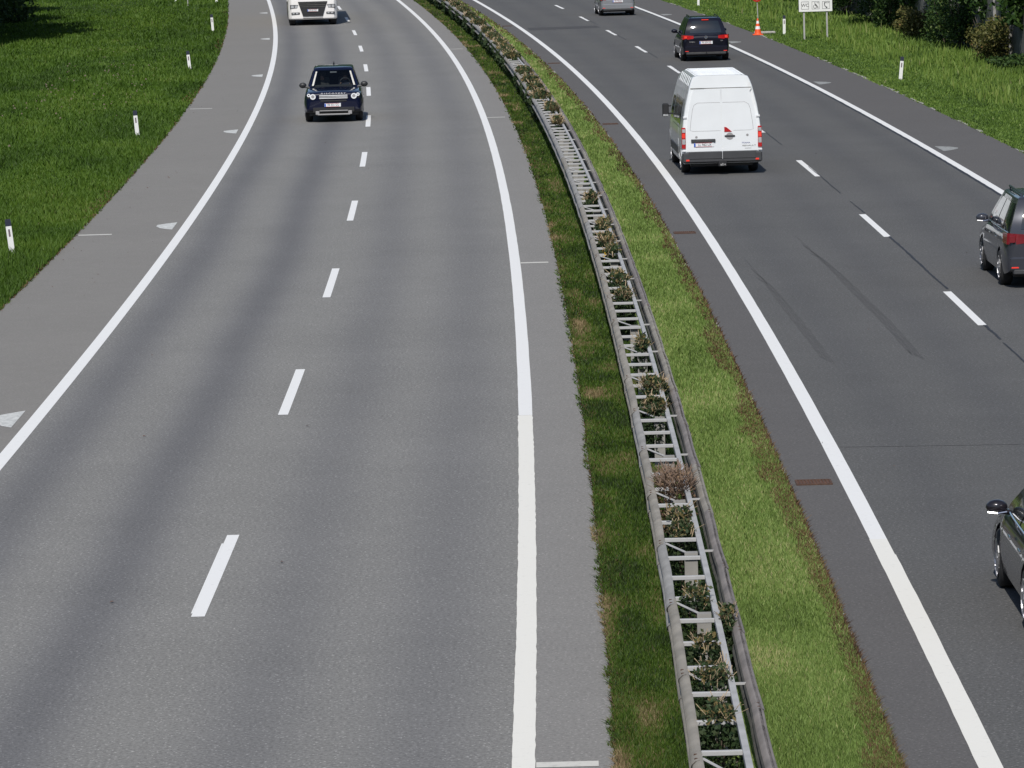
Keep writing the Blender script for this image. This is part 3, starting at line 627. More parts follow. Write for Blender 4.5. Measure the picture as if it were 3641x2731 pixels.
for i, (s, d, k, rz) in enumerate(lt):
    t = copy_tree(tp); t.location = P3(s, d, -.03); t.rotation_euler = (0, 0, rz); t.scale = (k, k, k)
    tag(t, 'tall leafy tree shading the left meadow corner, %s of its clump going up' % ordn[i], 'tree', 'trees at the edge of the left meadow')
# undergrowth at the foot of the left trees
def bush(name, s, d, r, n, sz, mat, label, cat, group=None, zc=None, vb=0.0, squash=None, drape=None):
    t = tag(empty(name, P3(s, d, -.03), -TH(s)), label, cat, group); P = []
    for k in range(14):
        u = [random.uniform(-.6, .6) for _ in range(3)]; c = (u[0] * r[0], u[1] * r[1], (zc or r[2] * .85) + u[2] * r[2]); P.append(blob(n // 14, c, (r[0] * .5, r[1] * .5, r[2] * .45), hollow=.1))
    P = np.concatenate(P); P = P[P[:, 2] > 0]; v = rng.uniform(0, .8, len(P)) + vb + .25 * vnoise(P[:, 0] + 30, P[:, 2] + 30, .35, 93)
    leaf_obj('leaves', P, sz, mat, v, t); b = MB()
    for k in range(6):
        a = k * 1.05; b.tube([(0, 0, 0), (math.cos(a) * r[0] * .3, math.sin(a) * r[1] * .3, r[2] * .7), (math.cos(a) * r[0] * .6, math.sin(a) * r[1] * .6, r[2] * 1.5)], [.03, .02, .008], 5)
    b.build('stem', M['bark'], t); return t
bush('bush', 193, -18.9, (2.4, 3, 1.4), 5000, .14, M['leaf_h'], 'dark bush in deep shade right in the top left corner of the photo', 'bush', 'bushes under the left trees')
bush('bush', 184, -18.9, (1.6, 3.5, 1.1), 3500, .12, M['leaf_h'], 'low dark bush in front of the shaded corner thicket at the top left', 'bush', 'bushes under the left trees')
bush('bush', 206, -18.5, (2.0, 3, 1.4), 3000, .14, M['leaf_h'], 'farthest dark bush at the top left, behind the corner thicket', 'bush', 'bushes under the left trees')
HB = [(168, 24.2, (1.3, 4.0, 1.3), 'leaf_h', 'dark green hedge bush left of the shaded gap, behind the rest area sign'), (157, 24.3, (1.1, 4.0, 1.3), 'leaf_h', 'dark bush against the fence just right of the rest area sign'),
 (149.5, 23.9, (.8, 2.2, 1.5), 'leaf_h', 'olive green climbing bush beside the thin fence post right of the sign'), (139.5, 23.6, (.8, 2.2, .8), 'leaf_y', 'dry brownish bramble clump at the foot of the fence panel'),
 (133, 24.0, (1.0, 3.6, 1.7), 'leaf_h', 'tall dark green hedge bush between the white post and the yellowing shrub'), (128, 23.9, (.9, 2.4, 1.7), 'leaf_h', 'leafy dark green vine covered bush just left of the yellowing shrub'),
 (117.5, 23.6, (1.15, 3.4, 1.15), 'leaf_y', 'large yellowing shrub with reddish tips hanging over the fence at the right edge'), (112, 23.4, (.95, 1.8, .34), 'leaf_h', 'low green weeds below the yellowing shrub on the right'), (101.5, 24.0, (1.0, 2.5, 1.6), 'leaf_h', 'dark bush cut off by the right edge beside the yellowing shrub'),
 (106, 24.6, (1.1, 3.0, 1.7), 'leaf_h', 'dark bush in the upper right corner, right of the yellowing shrub'), (178, 24.8, (1.3, 5.0, 1.2), 'leaf_h', 'distant hedge bush at the top edge left of the rest area sign'),
 (123.5, 24.9, (.9, 3.0, 2.0), 'leaf_h', 'dark foliage bush behind the yellowing shrub, top right')]
for s, d, r, mt, lab in HB:
    bush('hedge_bush', s, d, r, 5200 if mt == 'leaf_y' else 4200, .085, M[mt], lab, 'bush', 'bushes along the fence on the right', vb=.05 if mt == 'leaf_h' else -.02)
# grey board fence
fr_ = tag(empty('fence', P3(140, 24.5, 0)), 'weathered grey board fence with posts half hidden by bushes along the right verge', 'fence'); bpy.context.view_layer.update()
def fx(s, d, z): return tuple(P3(s, d, z) - fr_.location)
fs_ = np.arange(100, 212, 4.1)
fd = lambda s: 24.15 + .0045 * (s - 100) + (.25 if s > 145 else 0)
for i, s in enumerate(fs_):
    b = MB(); c = Vector(fx(s, fd(s) - .06, 0)); b.box(c.x - .06, c.x + .06, c.y - .06, c.y + .06, 0, 2.45); b.build('post', M['fpost'], fr_)
    if i < len(fs_) - 1:
        b = MB(); s2 = fs_[i + 1]
        for k in range(22):
            a = s + (s2 - s) * (k + .06) / 22; e = s + (s2 - s) * (k + .94) / 22; z1 = 2.25 + random.uniform(-.02, .02); 
            b.add([fx(a, fd(s), .05), fx(e, fd(s), .05), fx(e, fd(s), z1), fx(a, fd(s), z1), fx(a, fd(s) + .03, .05), fx(e, fd(s) + .03, .05), fx(e, fd(s) + .03, z1), fx(a, fd(s) + .03, z1)], [(0, 1, 2, 3), (4, 7, 6, 5), (3, 2, 6, 7), (0, 3, 7, 4), (1, 5, 6, 2)])
        b.build('panel', M['fence'], fr_)

# ------------------------------------------------------------ delineator posts
def delineator():
    t = empty('delineator_post'); b = MB(); W, H = .062, .80
    tri = lambda z, k: [(-W * k, -.045 * k, z), (W * k, -.045 * k, z), (W * .75 * k, .035 * k, z), (0, .055 * k, z), (-W * .75 * k, .035 * k, z)]
    b.loft([tri(-.1, 1), tri(.665, 1)]); b.build('body', M['plastic_w'], t)
    b = MB(); top = tri(.80, .98); top = [(x, y, z + (y * -.5)) for x, y, z in top]; b.loft([tri(.667, 1.03), tri(.76, 1.03), top]); b.build('cap', M['blackblue'], t)
    b = MB(); b.box(-.02, .02, -.052, -.043, .44, .60, .003); b.build('reflector', M['refl'], t); return t
dp = delineator()
DL = [(46.15, -7.15, .10, 'white delineator post with dark cap, nearest one at the left edge of the photo'), (87.29, -7.09, .075, 'white delineator post on the left verge, second up from the left edge of the photo'),
 (129.68, -7.07, .085, 'white delineator post on the left verge, third up, level with the dark blue car roof'), (171.63, -6.88, .06, 'white delineator post on the left verge, fourth up, left of the lorry'),
 (217.48, -6.9, .05, 'white delineator post cut by the top edge, just left of the far left carriageway'), (219.7, -9.34, .05, 'white delineator post cut by the top edge, farther out in the left meadow'),
 (107.95, 18.95, -.10, 'white delineator post on the right verge, nearest one, below the yellowing shrub'), (149.02, 19.04, -.01, 'white delineator post between the traffic cone and the rest area sign'), (187.82, 18.95, -.02, 'white delineator post at the top edge above the black people carrier')]
for i, (s, d, ln, lab) in enumerate(DL):
    t = dp if i == 0 else copy_tree(dp); t.location = P3(s, d, 0); t.rotation_euler = (0, -ln, -TH(s) + random.uniform(-.05, .05)); tag(t, lab, 'delineator post', 'white delineator posts along the verges')
b = MB(); b.tube([(0, 0, 0), (.0, .02, 1.7)], .03, 8); tp_ = b.build('marker_pole', M['galv'], loc=P3(211.2, -8.57, 0)); tag(tp_, 'thin grey metal pole in the meadow at the top edge left of the carriageway', 'pole')

# ------------------------------------------------------------ rest area sign
pc = P3(142.6, 19.75, 0); yaw = math.atan2(-.05, 1.0)
t = tag(empty('road_sign', pc, R(4)), 'white rest area sign with WC, wheelchair and SOS phone symbols on two grey poles', 'road sign')
for x in (-.535, .465):
    b = MB(); b.box(x - .035, x + .035, -.03, .03, -.2, 2.0, .006); b.build('pole', M['galv'], t)
b = MB(); b.box(-.76, .70, -.075, -.045, 1.19, 1.78, .012); pn = b.build('panel', M['plastic_w'], t)
b = MB(); yy = -.0765
def frame(b, cx, cz, h, w=.012):
    b.box(cx - h, cx + h, yy - .003, yy, cz + h - w, cz + h); b.box(cx - h, cx + h, yy - .003, yy, cz - h, cz - h + w); b.box(cx - h, cx - h + w, yy - .003, yy, cz - h + w, cz + h - w); b.box(cx + h - w, cx + h, yy - .003, yy, cz - h + w, cz + h - w)
for cx in (-.49, -.03, .43): frame(b, cx, 1.47, .165)
def bar(b, p, q, w):
    p, q = Vector((p[0], 0, p[1])), Vector((q[0], 0, q[1])); dd = (q - p).normalized(); nn = Vector((-dd.z, 0, dd.x)) * w / 2
    vs = [p - nn, q - nn, q + nn, p + nn]; b.add([(v.x, yy - .004, v.z) for v in vs] + [(v.x, yy, v.z) for v in vs], [(0, 1, 2, 3), (0, 4, 5, 1), (1, 5, 6, 2), (2, 6, 7, 3), (3, 7, 4, 0)])
def arc(b, cx, cz, r, a0, a1, w, n=14):
    for i in range(n):
        a, c = R(a0 + (a1 - a0) * i / n), R(a0 + (a1 - a0) * (i + 1) / n); bar(b, (cx + r * math.cos(a), cz + r * math.sin(a)), (cx + r * math.cos(c), cz + r * math.sin(c)), w)
arc(b, -.055, 1.415, .070, 110, 400, .018); bar(b, (-.055, 1.54), (-.035, 1.46), .034); bar(b, (-.035, 1.46), (.03, 1.455), .028); bar(b, (.03, 1.455), (.055, 1.375), .026); bar(b, (.05, 1.372), (.09, 1.385), .02); bar(b, (-.045, 1.505), (.015, 1.495), .02); arc(b, -.06, 1.575, .012, 0, 360, .02, 8)
arc(b, .475, 1.50, .115, 150, 250, .030); bar(b, (.36, 1.545), (.40, 1.595), .05); bar(b, (.42, 1.375), (.48, 1.36), .055)
b.build('symbols', M['ink'], pn)
rf = (R(90), 0, 0)
text('lettering', 'WC', .20, M['ink'], pn, (-.49, yy - .002, 1.47), rf, .002, .95); text('lettering', 'WC', .065, M['ink'], pn, (.065, yy - .002, 1.575), rf); text('lettering', 'SOS', .082, M['ink'], pn, (.50, yy - .002, 1.575), rf)

# ------------------------------------------------------------ cone and foot-plate marker
t = tag(empty('traffic_cone', P3(148.3, 17.78, 0)), 'orange and white striped traffic cone at the edge of the right hard shoulder', 'traffic cone')
b = MB(); b.box(-.235, .235, -.235, .235, 0, .05, .015); b.build('base', M['orange'], t)
b = MB(); lev = [(.05, .165), (.10, .15), (.27, .118), (.271, .1195), (.40, .095), (.401, .094), (.52, .072), (.521, .0735), (.64, .051), (.641, .05), (.75, .03)]
n = 24; rings = [[(math.cos(2 * math.pi * j / n) * r, math.sin(2 * math.pi * j / n) * r, z) for j in range(n)] for z, r in lev]
for i in range(len(rings) - 1): b.mi = 1 if i in (3, 7) else 0; b.loft(rings[i:i + 2], True, i == len(rings) - 2)
b.build('body', [M['orange'], M['plastic_w']], t, smooth=40)
t = tag(empty('temporary_sign', P3(149.6, 17.95, 0)), 'thin leaning pole with red and white disc on a foot plate behind the cone', 'temporary sign')
b = MB(); b.tube([(0, 0, .1), (-.05, .02, 1.7)], .02, 8); b.build('pole', M['galv'], t)
b = MB(); b.tube([(-.052, -.035, 1.70), (-.052, -.018, 1.70)], .26, 24); dsk = b.build('disc', M['redlamp'], t)
b = MB(); b.tube([(-.052, -.042, 1.70), (-.052, -.036, 1.70)], .17, 24); b.build('face', M['plastic_w'], dsk)
b = MB(); b.box(-.22, .75, -.20, .20, .0, .11, .03); b.build('foot_plate', M['conc'], t)

# ------------------------------------------------------------ vehicles
def wheel(t, x, y, r, w, rim='alloy', nm='wheel'):
    b = MB(); sx = 1 if x > 0 else -1; n = 28; prof = [(-w / 2, r * .62), (-w / 2, r * .90), (-w / 2 + .02, r * .975), (-w / 2 + .05, r), (w / 2 - .05, r), (w / 2 - .02, r * .975), (w / 2, r * .90), (w / 2, r * .62)]
    b.loft([[(q, math.cos(2 * math.pi * j / n) * rr, math.sin(2 * math.pi * j / n) * rr) for j in range(n)] for q, rr in prof]); o = b.build(nm, M['rubber'], t, smooth=40); o.location = (x, y, r)
    b = MB(); xo = sx * (w / 2 - .015)
    rr = r * .66; b.loft([[(xo + sx * e, math.cos(2 * math.pi * j / n) * q, math.sin(2 * math.pi * j / n) * q) for j in range(n)] for e, q in ((.03, rr), (.034, rr * .93), (-.03, rr * .88))], True, False)
    for k in range(5):
        a = 2 * math.pi * k / 5; ca, sa = math.cos(a), math.sin(a)
        vs = [(xo + e, ca * q - sa * h, sa * q + ca * h) for e in (sx * .005, sx * .028) for q, h in ((.03, -.04), (.03, .04), (rr * .95, .045), (rr * .95, -.045))]
        b.add(vs, [(0, 1, 2, 3), (4, 7, 6, 5), (0, 3, 7, 4), (1, 5, 6, 2), (0, 4, 5, 1), (3, 2, 6, 7)])
    b.cyl((xo + sx * .012, 0, 0), 'x', .06, .04, 12); b.build('rim', M[rim], o); 
    b = MB(); b.cyl((xo - sx * .03, 0, 0), 'x', rr * .86, .01, 20); b.build('brake_disc', M['bump'], o); return o
def interp(tab, y): return float(np.interp(y, [a for a, _ in tab], [b_ for _, b_ in tab]))
def body(t, mat, L, W, Htab, side, zb, arches, crown=.035, taper_f=.16, taper_r=.10, tl=.55, name='body', rnd=.07, bt=None):
    """lofted shell; Htab top height along y, side: half width factor by height, arches: (y, radius, z)"""
    ys = sorted(set([round(v, 4) for v in np.concatenate([np.linspace(-L / 2, L / 2, 60), [-L / 2 + rnd * q for q in (0, .08, .25, .5, .75, 1)], [L / 2 - rnd * q for q in (0, .08, .25, .5, .75, 1)]] + [[a + r * q for q in (-1.001, -.999, -.97, -.88, -.7, -.5, -.25, 0, .25, .5, .7, .88, .97, .999, 1.001)] for a, r, z in arches])]))
    rings = []
    for y in ys:
        e = L / 2 - abs(y); ins = rnd * (1 - math.sqrt(max(0, 1 - (1 - min(1, e / rnd)) ** 2))) if e < rnd else 0
        tt = max(0, (tl - e) / tl); w = W / 2 * (1 - (taper_f if y > 0 else taper_r) * tt ** 2.2) - ins
        H = interp(Htab, y) - ins; B = zb + ins + .10 * tt ** 2
        for a, r, z in arches:
            if abs(y - a) < r: B = max(B, z + math.sqrt(max(0, r * r - (y - a) ** 2)))
        B = min(B, H - .1); us = [0, .06, .15, .3, .45, .6, .72, .82, .9, .96, 1.0]; half = []
        for u in us:
            z = B + (H - B) * u; zz = z / max(.001, interp(Htab, y)); half.append((w * interp(side, zz), z))
        xt = half[-1][0]
        for q in (.93, .78, .5, .2): half.append((xt * q, H + crown * (1 - q * q)))
        rings.append([(x, y, z) for x, z in half] + [(-x, y, z) for x, z in half[::-1]])
    b = MB(); b.loft(rings, True, True); return b.build(name, mat, t, smooth=38)
class Cab:
    """greenhouse surface: front, rear and side faces with tumblehome; patches of it give the glass"""
    def __init__(s, z0, z1, f0, f1, r0, r1, g0, g1, bow=.10, crown=.05, pf=1.0):
        s.__dict__.update(locals())
    def P(s, side, t, v, off=0.0):
        z = s.z0 + (s.z1 - s.z0) * v; g = s.g0 + (s.g1 - s.g0) * v ** s.pf; f = s.f0 + (s.f1 - s.f0) * v; r = s.r0 + (s.r1 - s.r0) * v ** 1.9
        bo = s.bow * .7; c = .10
        if side == 'front': x = g * (1 - .03) * (2 * t - 1); y = f - s.bow * abs(2 * t - 1) ** 2.5; return (x, y + off, z + off * .5)
        if side == 'rear': x = g * (1 - .03) * (1 - 2 * t); y = r + s.bow * .8 * abs(2 * t - 1) ** 3; return (x, y - off, z + off * .2)
        yy = r + s.bow * .8 + .03 + (f - s.bow - .03 - r - s.bow * .8 - .03) * t; x = g * (1 - .03 * abs(2 * t - 1) ** 4)
        return ((x + off) if side == 'right' else -(x + off), yy, z)
    def shell(s, t, mat, name='roof', hollow=False):
        rings = []
        for v in [0, .2, .4, .6, .8, .9, .96, 1.0]:
            k = 0
            q = [s.P('rear', u, v) for u in np.linspace(0, 1, 9)] + [s.P('left', u, v) for u in np.linspace(0, 1, 7)] + [s.P('front', u, v) for u in np.linspace(0, 1, 9)] + [s.P('right', u, v) for u in np.linspace(1, 0, 7)]
            if v == .96: q = [(x, y, z) for x, y, z in q]
            rings.append(q)
        cx, cy = 0, (s.f1 + s.r1) / 2
        for k, dz in ((.97, .35), (.90, .65), (.7, .88), (.35, 1.0)): rings.append([(cx + (x - cx) * k, cy + (y - cy) * k, z + s.crown * dz) for x, y, z in rings[7]])
        b = MB(); b.loft(rings, True, True)
        if hollow:      # open front for the windscreen
            n = len(rings[0]); keep = [i for i, f in enumerate(b.f) if not (i < 5 * n and 17 <= i % n <= 22) and i != len(b.f) - 2]; b.f = [b.f[i] for i in keep]; b.m = [0] * len(b.f)
        return b.build(name, mat, t, smooth=45)
    def patch(s, t, mat, side, t0, t1, v0, v1, name, off=.006, skew=0, nv=6, nt_=8, rc=.10):
        b = MB(); vs = []
        for i in range(nv + 1):
            for j in range(nt_ + 1):
                v = v0 + (v1 - v0) * i / nv; a = j / nt_; e = 1 - min(1, min(i, nv - i) / (nv * .18 + 1e-6)); 
                aa = (a - .5) * (1 - rc * .12 * e) + .5; u = t0 + (t1 - t0) * aa + skew * v; vs.append(s.P(side, u, v, off))
        b.add(vs, [(i * (nt_ + 1) + j, i * (nt_ + 1) + j + 1, (i + 1) * (nt_ + 1) + j + 1, (i + 1) * (nt_ + 1) + j) for i in range(nv) for j in range(nt_)])
        if b.v:
            o = b.build(name, mat, t, smooth=60)
        return o
def place(t, s, d, rev=False):
    t.location = P3(s, d, .003); t.rotation_euler = (0, 0, -TH(s) + (math.pi if rev else 0))
def part(t, name, mat, *boxes, ch=.012, smooth=0):
    b = MB()
    for q in boxes: b.box(*q, ch=min(ch, min(abs(q[1] - q[0]), abs(q[3] - q[2]), abs(q[5] - q[4])) * .3))
    return b.build(name, M[mat], t, smooth=smooth)
def mirror(t, x, y, z, mat, r=(.10, .07, .085), chrome=False, arm=.10):
    b = MB(); n = 14; sx = 1 if x > 0 else -1; rings = []
    for k in range(9):
        a = -math.pi / 2 + math.pi * k / 8; rings.append([(x + r[0] * math.cos(2 * math.pi * j / n) * max(.02, math.cos(a)), y + r[1] * math.sin(a), z + r[2] * math.sin(2 * math.pi * j / n) * max(.02, math.cos(a))) for j in range(n)])
    b.loft(rings); b.tube([(x - sx * r[0] * .5, y, z - .05), (x - sx * (r[0] + arm), y + .02, z - .08)], [.035, .03], 6); o = b.build('wing_mirror', M[mat], t, smooth=50)
    if chrome: b = MB(); b.tube([(x - r[0] * .85, y - r[1] * .8, z - r[2] * .6), (x, y - r[1] * 1.02, z - r[2] * .75), (x + r[0] * .85, y - r[1] * .8, z - r[2] * .6)], .014, 6); b.build('trim', M['chrome'], o)
    return o
def plate(t, x, y, z, txt, front, w=.52, h=.115, tilt=0):
    e = 1 if front else -1; o = part(t, 'number_plate', 'plate', (x - w / 2, x + w / 2, y, y + e * .012, z, z + h) if front else (x - w / 2, x + w / 2, y - .012, y, z, z + h), ch=.002)
    bx0 = (x + w / 2 - .045, x + w / 2 - .003) if front else (x - w / 2 + .003, x - w / 2 + .045); yf = y + e * .013
    part(o, 'blue_band', 'eu', (bx0[0], bx0[1], min(yf, yf + e * .003), max(yf, yf + e * .003), z + .006, z + h - .006), ch=0)
    part(o, 'red_stripes', 'platered', (x - w / 2 + .05, x + w / 2 - .05, min(yf, yf + e * .002), max(yf, yf + e * .002), z + .002, z + .010), (x - w / 2 + .05, x + w / 2 - .05, min(yf, yf + e * .002), max(yf, yf + e * .002), z + h - .010, z + h - .002), ch=0)
    if txt: text('lettering', txt, h * .82, M['ink'], o, (x + (-.02 if front else .02), yf + e * .003, z + h / 2), (R(90), 0, R(180) if front else 0), .001, .86); return o
SIDE = [(0, .93), (.25, .965), (.45, 1.0), (.62, 1.0), (.8, .975), (.93, .93), (1.0, .86)]
# --- dark blue SUV, front to the camera; the windscreen is real tinted glass over a hollow cabin
t = tag(empty('suv'), 'dark blue off-road car with round lit headlights driving towards the viewer', 'car')
arch = [(1.36, .40, .37), (-1.38, .40, .37)]
body(t, M['navy'], 4.6, 1.90, [(-2.3, .98), (-2.0, 1.06), (-1, 1.10), (.6, 1.10), (1.0, 1.08), (1.7, 1.04), (2.1, 1.0), (2.3, .955)], SIDE, .30, arch, taper_f=.12, rnd=.09)
part(t, 'underbody', 'black', (-.78, .78, -2.1, 2.1, .22, .60))
cb = Cab(1.08, 1.68, 1.02, .30, -2.02, -1.70, .85, .64, bow=.14, crown=.05); cb.shell(t, M['navy'], hollow=True)
ws = cb.patch(t, M['wsglass'], 'front', .045, .955, .03, .93, 'windscreen')
for k in (0, 1):
    tt = (.066, .102) if k == 0 else (.898, .934); cb.patch(t, M['bar'], 'front', tt[0], tt[1], .10, .84, 'pillar_reflection', off=.012)  # pale A-pillar reflection painted as stripes along the windscreen sides
cb.patch(t, M['glass'], 'rear', .1, .9, .15, .88, 'rear_window')
for sd_ in ('left', 'right'):
    cb.patch(t, M['glass'], sd_, .40, .82, .06, .86, 'side_window'); cb.patch(t, M['glass'], sd_, .10, .38, .06, .86, 'side_window')
for x in (-.80, .80):
    for y in (1.36, -1.38): wheel(t, x, y, .365, .235)
    mirror(t, x * 1.235, .92, 1.17, 'black', (.12, .07, .095))
part(t, 'dashboard', 'seatm', (-.74, .74, .45, .86, 1.085, 1.15), ch=.03)
b = MB(); b.tube([(-.37 + .17 * math.cos(a), .40 - .05 * math.sin(a), 1.19 + .17 * math.sin(a)) for a in np.linspace(0, 2 * math.pi, 19)], .014, 6); b.build('steering_wheel', M['black'], t)
part(t, 'rear_view_mirror', 'skidp', (-.11, .11, .34, .37, 1.53, 1.58), ch=.01)
for sx in (-1, 1): part(t, 'front_seat', 'seatm', (sx * .38 - .24, sx * .38 + .24, -.30, -.16, .6, 1.38), (sx * .38 - .13, sx * .38 + .13, -.28, -.18, 1.40, 1.56), ch=.04)
part(t, 'grille', 'black', (-.47, .47, 2.24, 2.318, .775, .915)); part(t, 'grille_bars', 'plate', (-.45, .45, 2.31, 2.334, .872, .898), (-.45, .45, 2.31, 2.334, .832, .848), (-.45, .45, 2.31, 2.334, .785, .808), ch=.003)
text('lettering', 'D I S C O V E R Y', .066, M['plate'], t, (0, 2.322, .950), (R(90), 0, R(180)), .002, 1.6)
part(t, 'air_intake', 'black', (-.42, .42, 2.27, 2.314, .675, .735), (-.66, .66, 2.2, 2.308, .33, .50), (-.86, -.55, 2.05, 2.21, .33, .50), (.55, .86, 2.05, 2.21, .33, .50))
part(t, 'skid_plate', 'skidp', (-.52, .52, 2.20, 2.330, .24, .29), (-.46, .46, 2.22, 2.334, .37, .40), (-.58, -.46, 2.20, 2.326, .26, .38), (.46, .58, 2.20, 2.326, .26, .38))
for sx in (-1, 1):
    b = MB(); b.box(min(sx * .50, sx * .84), max(sx * .50, sx * .84), 2.14, 2.285, .785, .945, .02); hl = b.build('headlight', M['black'], t)
    b = MB(); n = 20
    for (cx, cz, r0, r1, y1) in ((sx * .655, .855, .052, .092, 2.315), (sx * .785, .905, .022, .055, 2.305)):
        b.loft([[(cx + math.cos(2 * math.pi * j / n) * r, yy_, cz + math.sin(2 * math.pi * j / n) * r) for j in range(n)] for r, yy_ in ((r1, 2.27), (r1, y1), (r0, y1), (r0, 2.27))], True, False)
    b.build('light_ring', M['plate'], hl); b = MB(); b.cyl((sx * .655, 2.29, .855), 'y', .05, .03, 16); b.build('lens', M['skidp'], hl)
    part(t, 'fog_lamp', 'plate', (sx * .74 - .08, sx * .74 + .08, 2.12, 2.272, .575, .61)); part(t, 'fog_recess', 'black', (sx * .75 - .08, sx * .75 + .08, 2.11, 2.258, .42, .55))
plate(t, .03, 2.320, .515, 'FK 531 CU', True)
b = MB(); b.tube([(0, -1.55, 1.74), (0, -1.68, 1.81)], [.03, .012], 6); b.build('aerial', M['black'], t)
place(t, 92.9 + 1.38, -1.09, True); t.scale = (1, 1, .968)
bpy.context.view_layer.update(); suvm = t.matrix_world.copy()
def seated(x, lab, driver, shirt):
    """one skinned body grown from a joint skeleton, sitting at local x behind the screen"""
    V = [(0, -.05, .72), (0, -.10, .92), (0, -.12, 1.12), (0, -.10, 1.24), (0, -.08, 1.33), (0, -.06, 1.44), (-.17, -.10, 1.18), (.17, -.10, 1.18), (-.23, .06, 1.00), (.23, .06, 1.00), (-.14, .30, 1.17 if driver else .95), (.14, .30, 1.19 if driver else .95), (-.12, .36, .70), (.12, .36, .70), (-.12, .60, .45), (.12, .60, .45)]
    Eg = [(0, 1), (1, 2), (2, 3), (3, 4), (4, 5), (2, 6), (2, 7), (6, 8), (7, 9), (8, 10), (9, 11), (0, 12), (0, 13), (12, 14), (13, 15)]
    rr = [.15, .15, .14, .055, .085, .085, .065, .065, .042, .042, .035, .035, .08, .08, .05, .05]
    me = bpy.data.meshes.new('person'); me.from_pydata(V, Eg, []); o = bpy.data.objects.new('person', me); COL.objects.link(o)
    md = o.modifiers.new('skin', 'SKIN'); 
    for i, r in enumerate(rr): me.skin_vertices[0].data[i].radius = (r, r * (.75 if i in (0, 1, 2) else 1))
    me.skin_vertices[0].data[0].use_root = True
    sb = o.modifiers.new('sub', 'SUBSURF'); sb.levels = 2; sb.render_levels = 2
    bpy.context.view_layer.update(); dg = bpy.context.evaluated_depsgraph_get(); m2 = bpy.data.meshes.new_from_object(o.evaluated_get(dg)); o.modifiers.clear(); o.data = m2; m2.materials.clear(); m2.materials.append(M['skin']); m2.materials.append(M[shirt])
    for p in m2.polygons:
        c = p.center; p.material_index = 0 if (c.z > 1.27 or (c.y > .24 and c.z > .9)) else 1; p.use_smooth = True
    b = MB(); n = 12; b.loft([[(math.cos(2 * math.pi * j / n) * .092 * q, -.085 + math.sin(2 * math.pi * j / n) * .10 * q, 1.44 + z) for j in range(n)] for q, z in ((1, -.02), (1.02, .03), (.85, .075), (.4, .10))]); b.build('hair', M['bark'], o)
    b = MB(); b.box(-.012, .012, .02, .045, 1.395, 1.43, .004); b.build('nose', M['skin'], o)
    b = MB(); b.box(-.045, -.02, .018, .03, 1.435, 1.447, .002).box(.02, .045, .018, .03, 1.435, 1.447, .002); b.build('eyes', M['ink'], o)
    o.matrix_world = suvm @ Matrix.Translation((x, -.02, 0)); tag(o, lab, 'person')
seated(-.38, 'driver in a dark top holding the wheel behind the dark blue car windscreen', True, 'cloth')
seated(.38, 'front passenger in a greyish top behind the dark blue car windscreen', False, 'seatm')

# --- white articulated lorry, front to the camera
t = tag(empty('lorry'), 'white lorry with black trapezoid grille cut off by the top edge on the left carriageway', 'lorry')
b = MB(); cab_r = []
for z, f, hw in ((.30, 0.93, .96), (.36, .99, .99), (.9, 1.02, 1.0), (1.30, 1.0, 1.0), (1.9, .96, 1.0), (2.7, .86, .985), (3.4, .55, .95), (3.7, .2, .90)):
    W = 1.245 * hw; yF = 1.15 + f - 1.0; 
    cab_r.append([(-W, -1.15, z), (-W, yF - .35, z), (-W + .05, yF - .16, z), (-W * .86, yF - .03, z), (-W * .5, yF, z), (W * .5, yF, z), (W * .86, yF - .03, z), (W - .05, yF - .16, z), (W, yF - .35, z), (W, -1.15, z)])
b.loft(cab_r, True, True); b.build('cab', M['whitet'], t, smooth=30)
def trap(t, name, mat, zt, zb_, wt, wb, y0, y1):
    b = MB(); b.add([(-wb, y0, zb_), (wb, y0, zb_), (wt, y0, zt), (-wt, y0, zt), (-wb, y1, zb_), (wb, y1, zb_), (wt, y1, zt), (-wt, y1, zt)], [(4, 5, 6, 7)[::-1], (0, 4, 7, 3), (1, 2, 6, 5), (3, 7, 6, 2), (0, 1, 5, 4)]); return b.build(name, M[mat], t)
trap(t, 'grille', 'black', 1.20, .47, .74, .50, 1.10, 1.195)
part(t, 'grille_bars', 'galvd', (-.66, .66, 1.19, 1.215, 1.02, 1.045), (-.63, .63, 1.19, 1.215, .93, .95), (-.70, .70, 1.19, 1.215, 1.11, 1.125), ch=.003)
trap(t, 'upper_grille', 'black', 1.62, 1.34, .80, .72, 1.08, 1.175)
part(t, 'windscreen', 'glass', (-1.08, 1.08, .80, 1.125, 1.85, 2.85), ch=.05)
plate(t, 0, 1.22, .70, 'JO 03 FWY', True, w=.54)
for sx in (-1, 1):
    hl = part(t, 'headlight', 'black', (sx * .93 - .21, sx * .93 + .21, .98, 1.158, .86, 1.05)); part(hl, 'lens', 'clearlamp', (sx * .93 - .17, sx * .93 - .02, 1.15, 1.168, .885, 1.02), (sx * .93 + .02, sx * .93 + .17, 1.15, 1.168, .885, 1.02))
    fl_ = part(t, 'fog_lamp', 'black', (sx * .88 - .22, sx * .88 + .20, .98, 1.175, .565, .67)); part(fl_, 'lens', 'clearlamp', (sx * .88 - .15, sx * .88 - .02, 1.17, 1.185, .585, .65), (sx * .88 + .04, sx * .88 + .15, 1.17, 1.185, .585, .65))
    for y in (.35,): wheel(t, sx * 1.03, y, .50, .32, 'galvd')
    part(t, 'wing_mirror', 'black', (sx * 1.38 - .09, sx * 1.38 + .09, .95, 1.1, 1.9, 2.7), (min(sx * 1.2, sx * 1.4), max(sx * 1.2, sx * 1.4), 1.0, 1.05, 2.3, 2.36)); part(t, 'side_skirt', 'bump', (sx * 1.10 - .12, sx * 1.10 + .12, -3.3, -1.25, .35, 1.0))
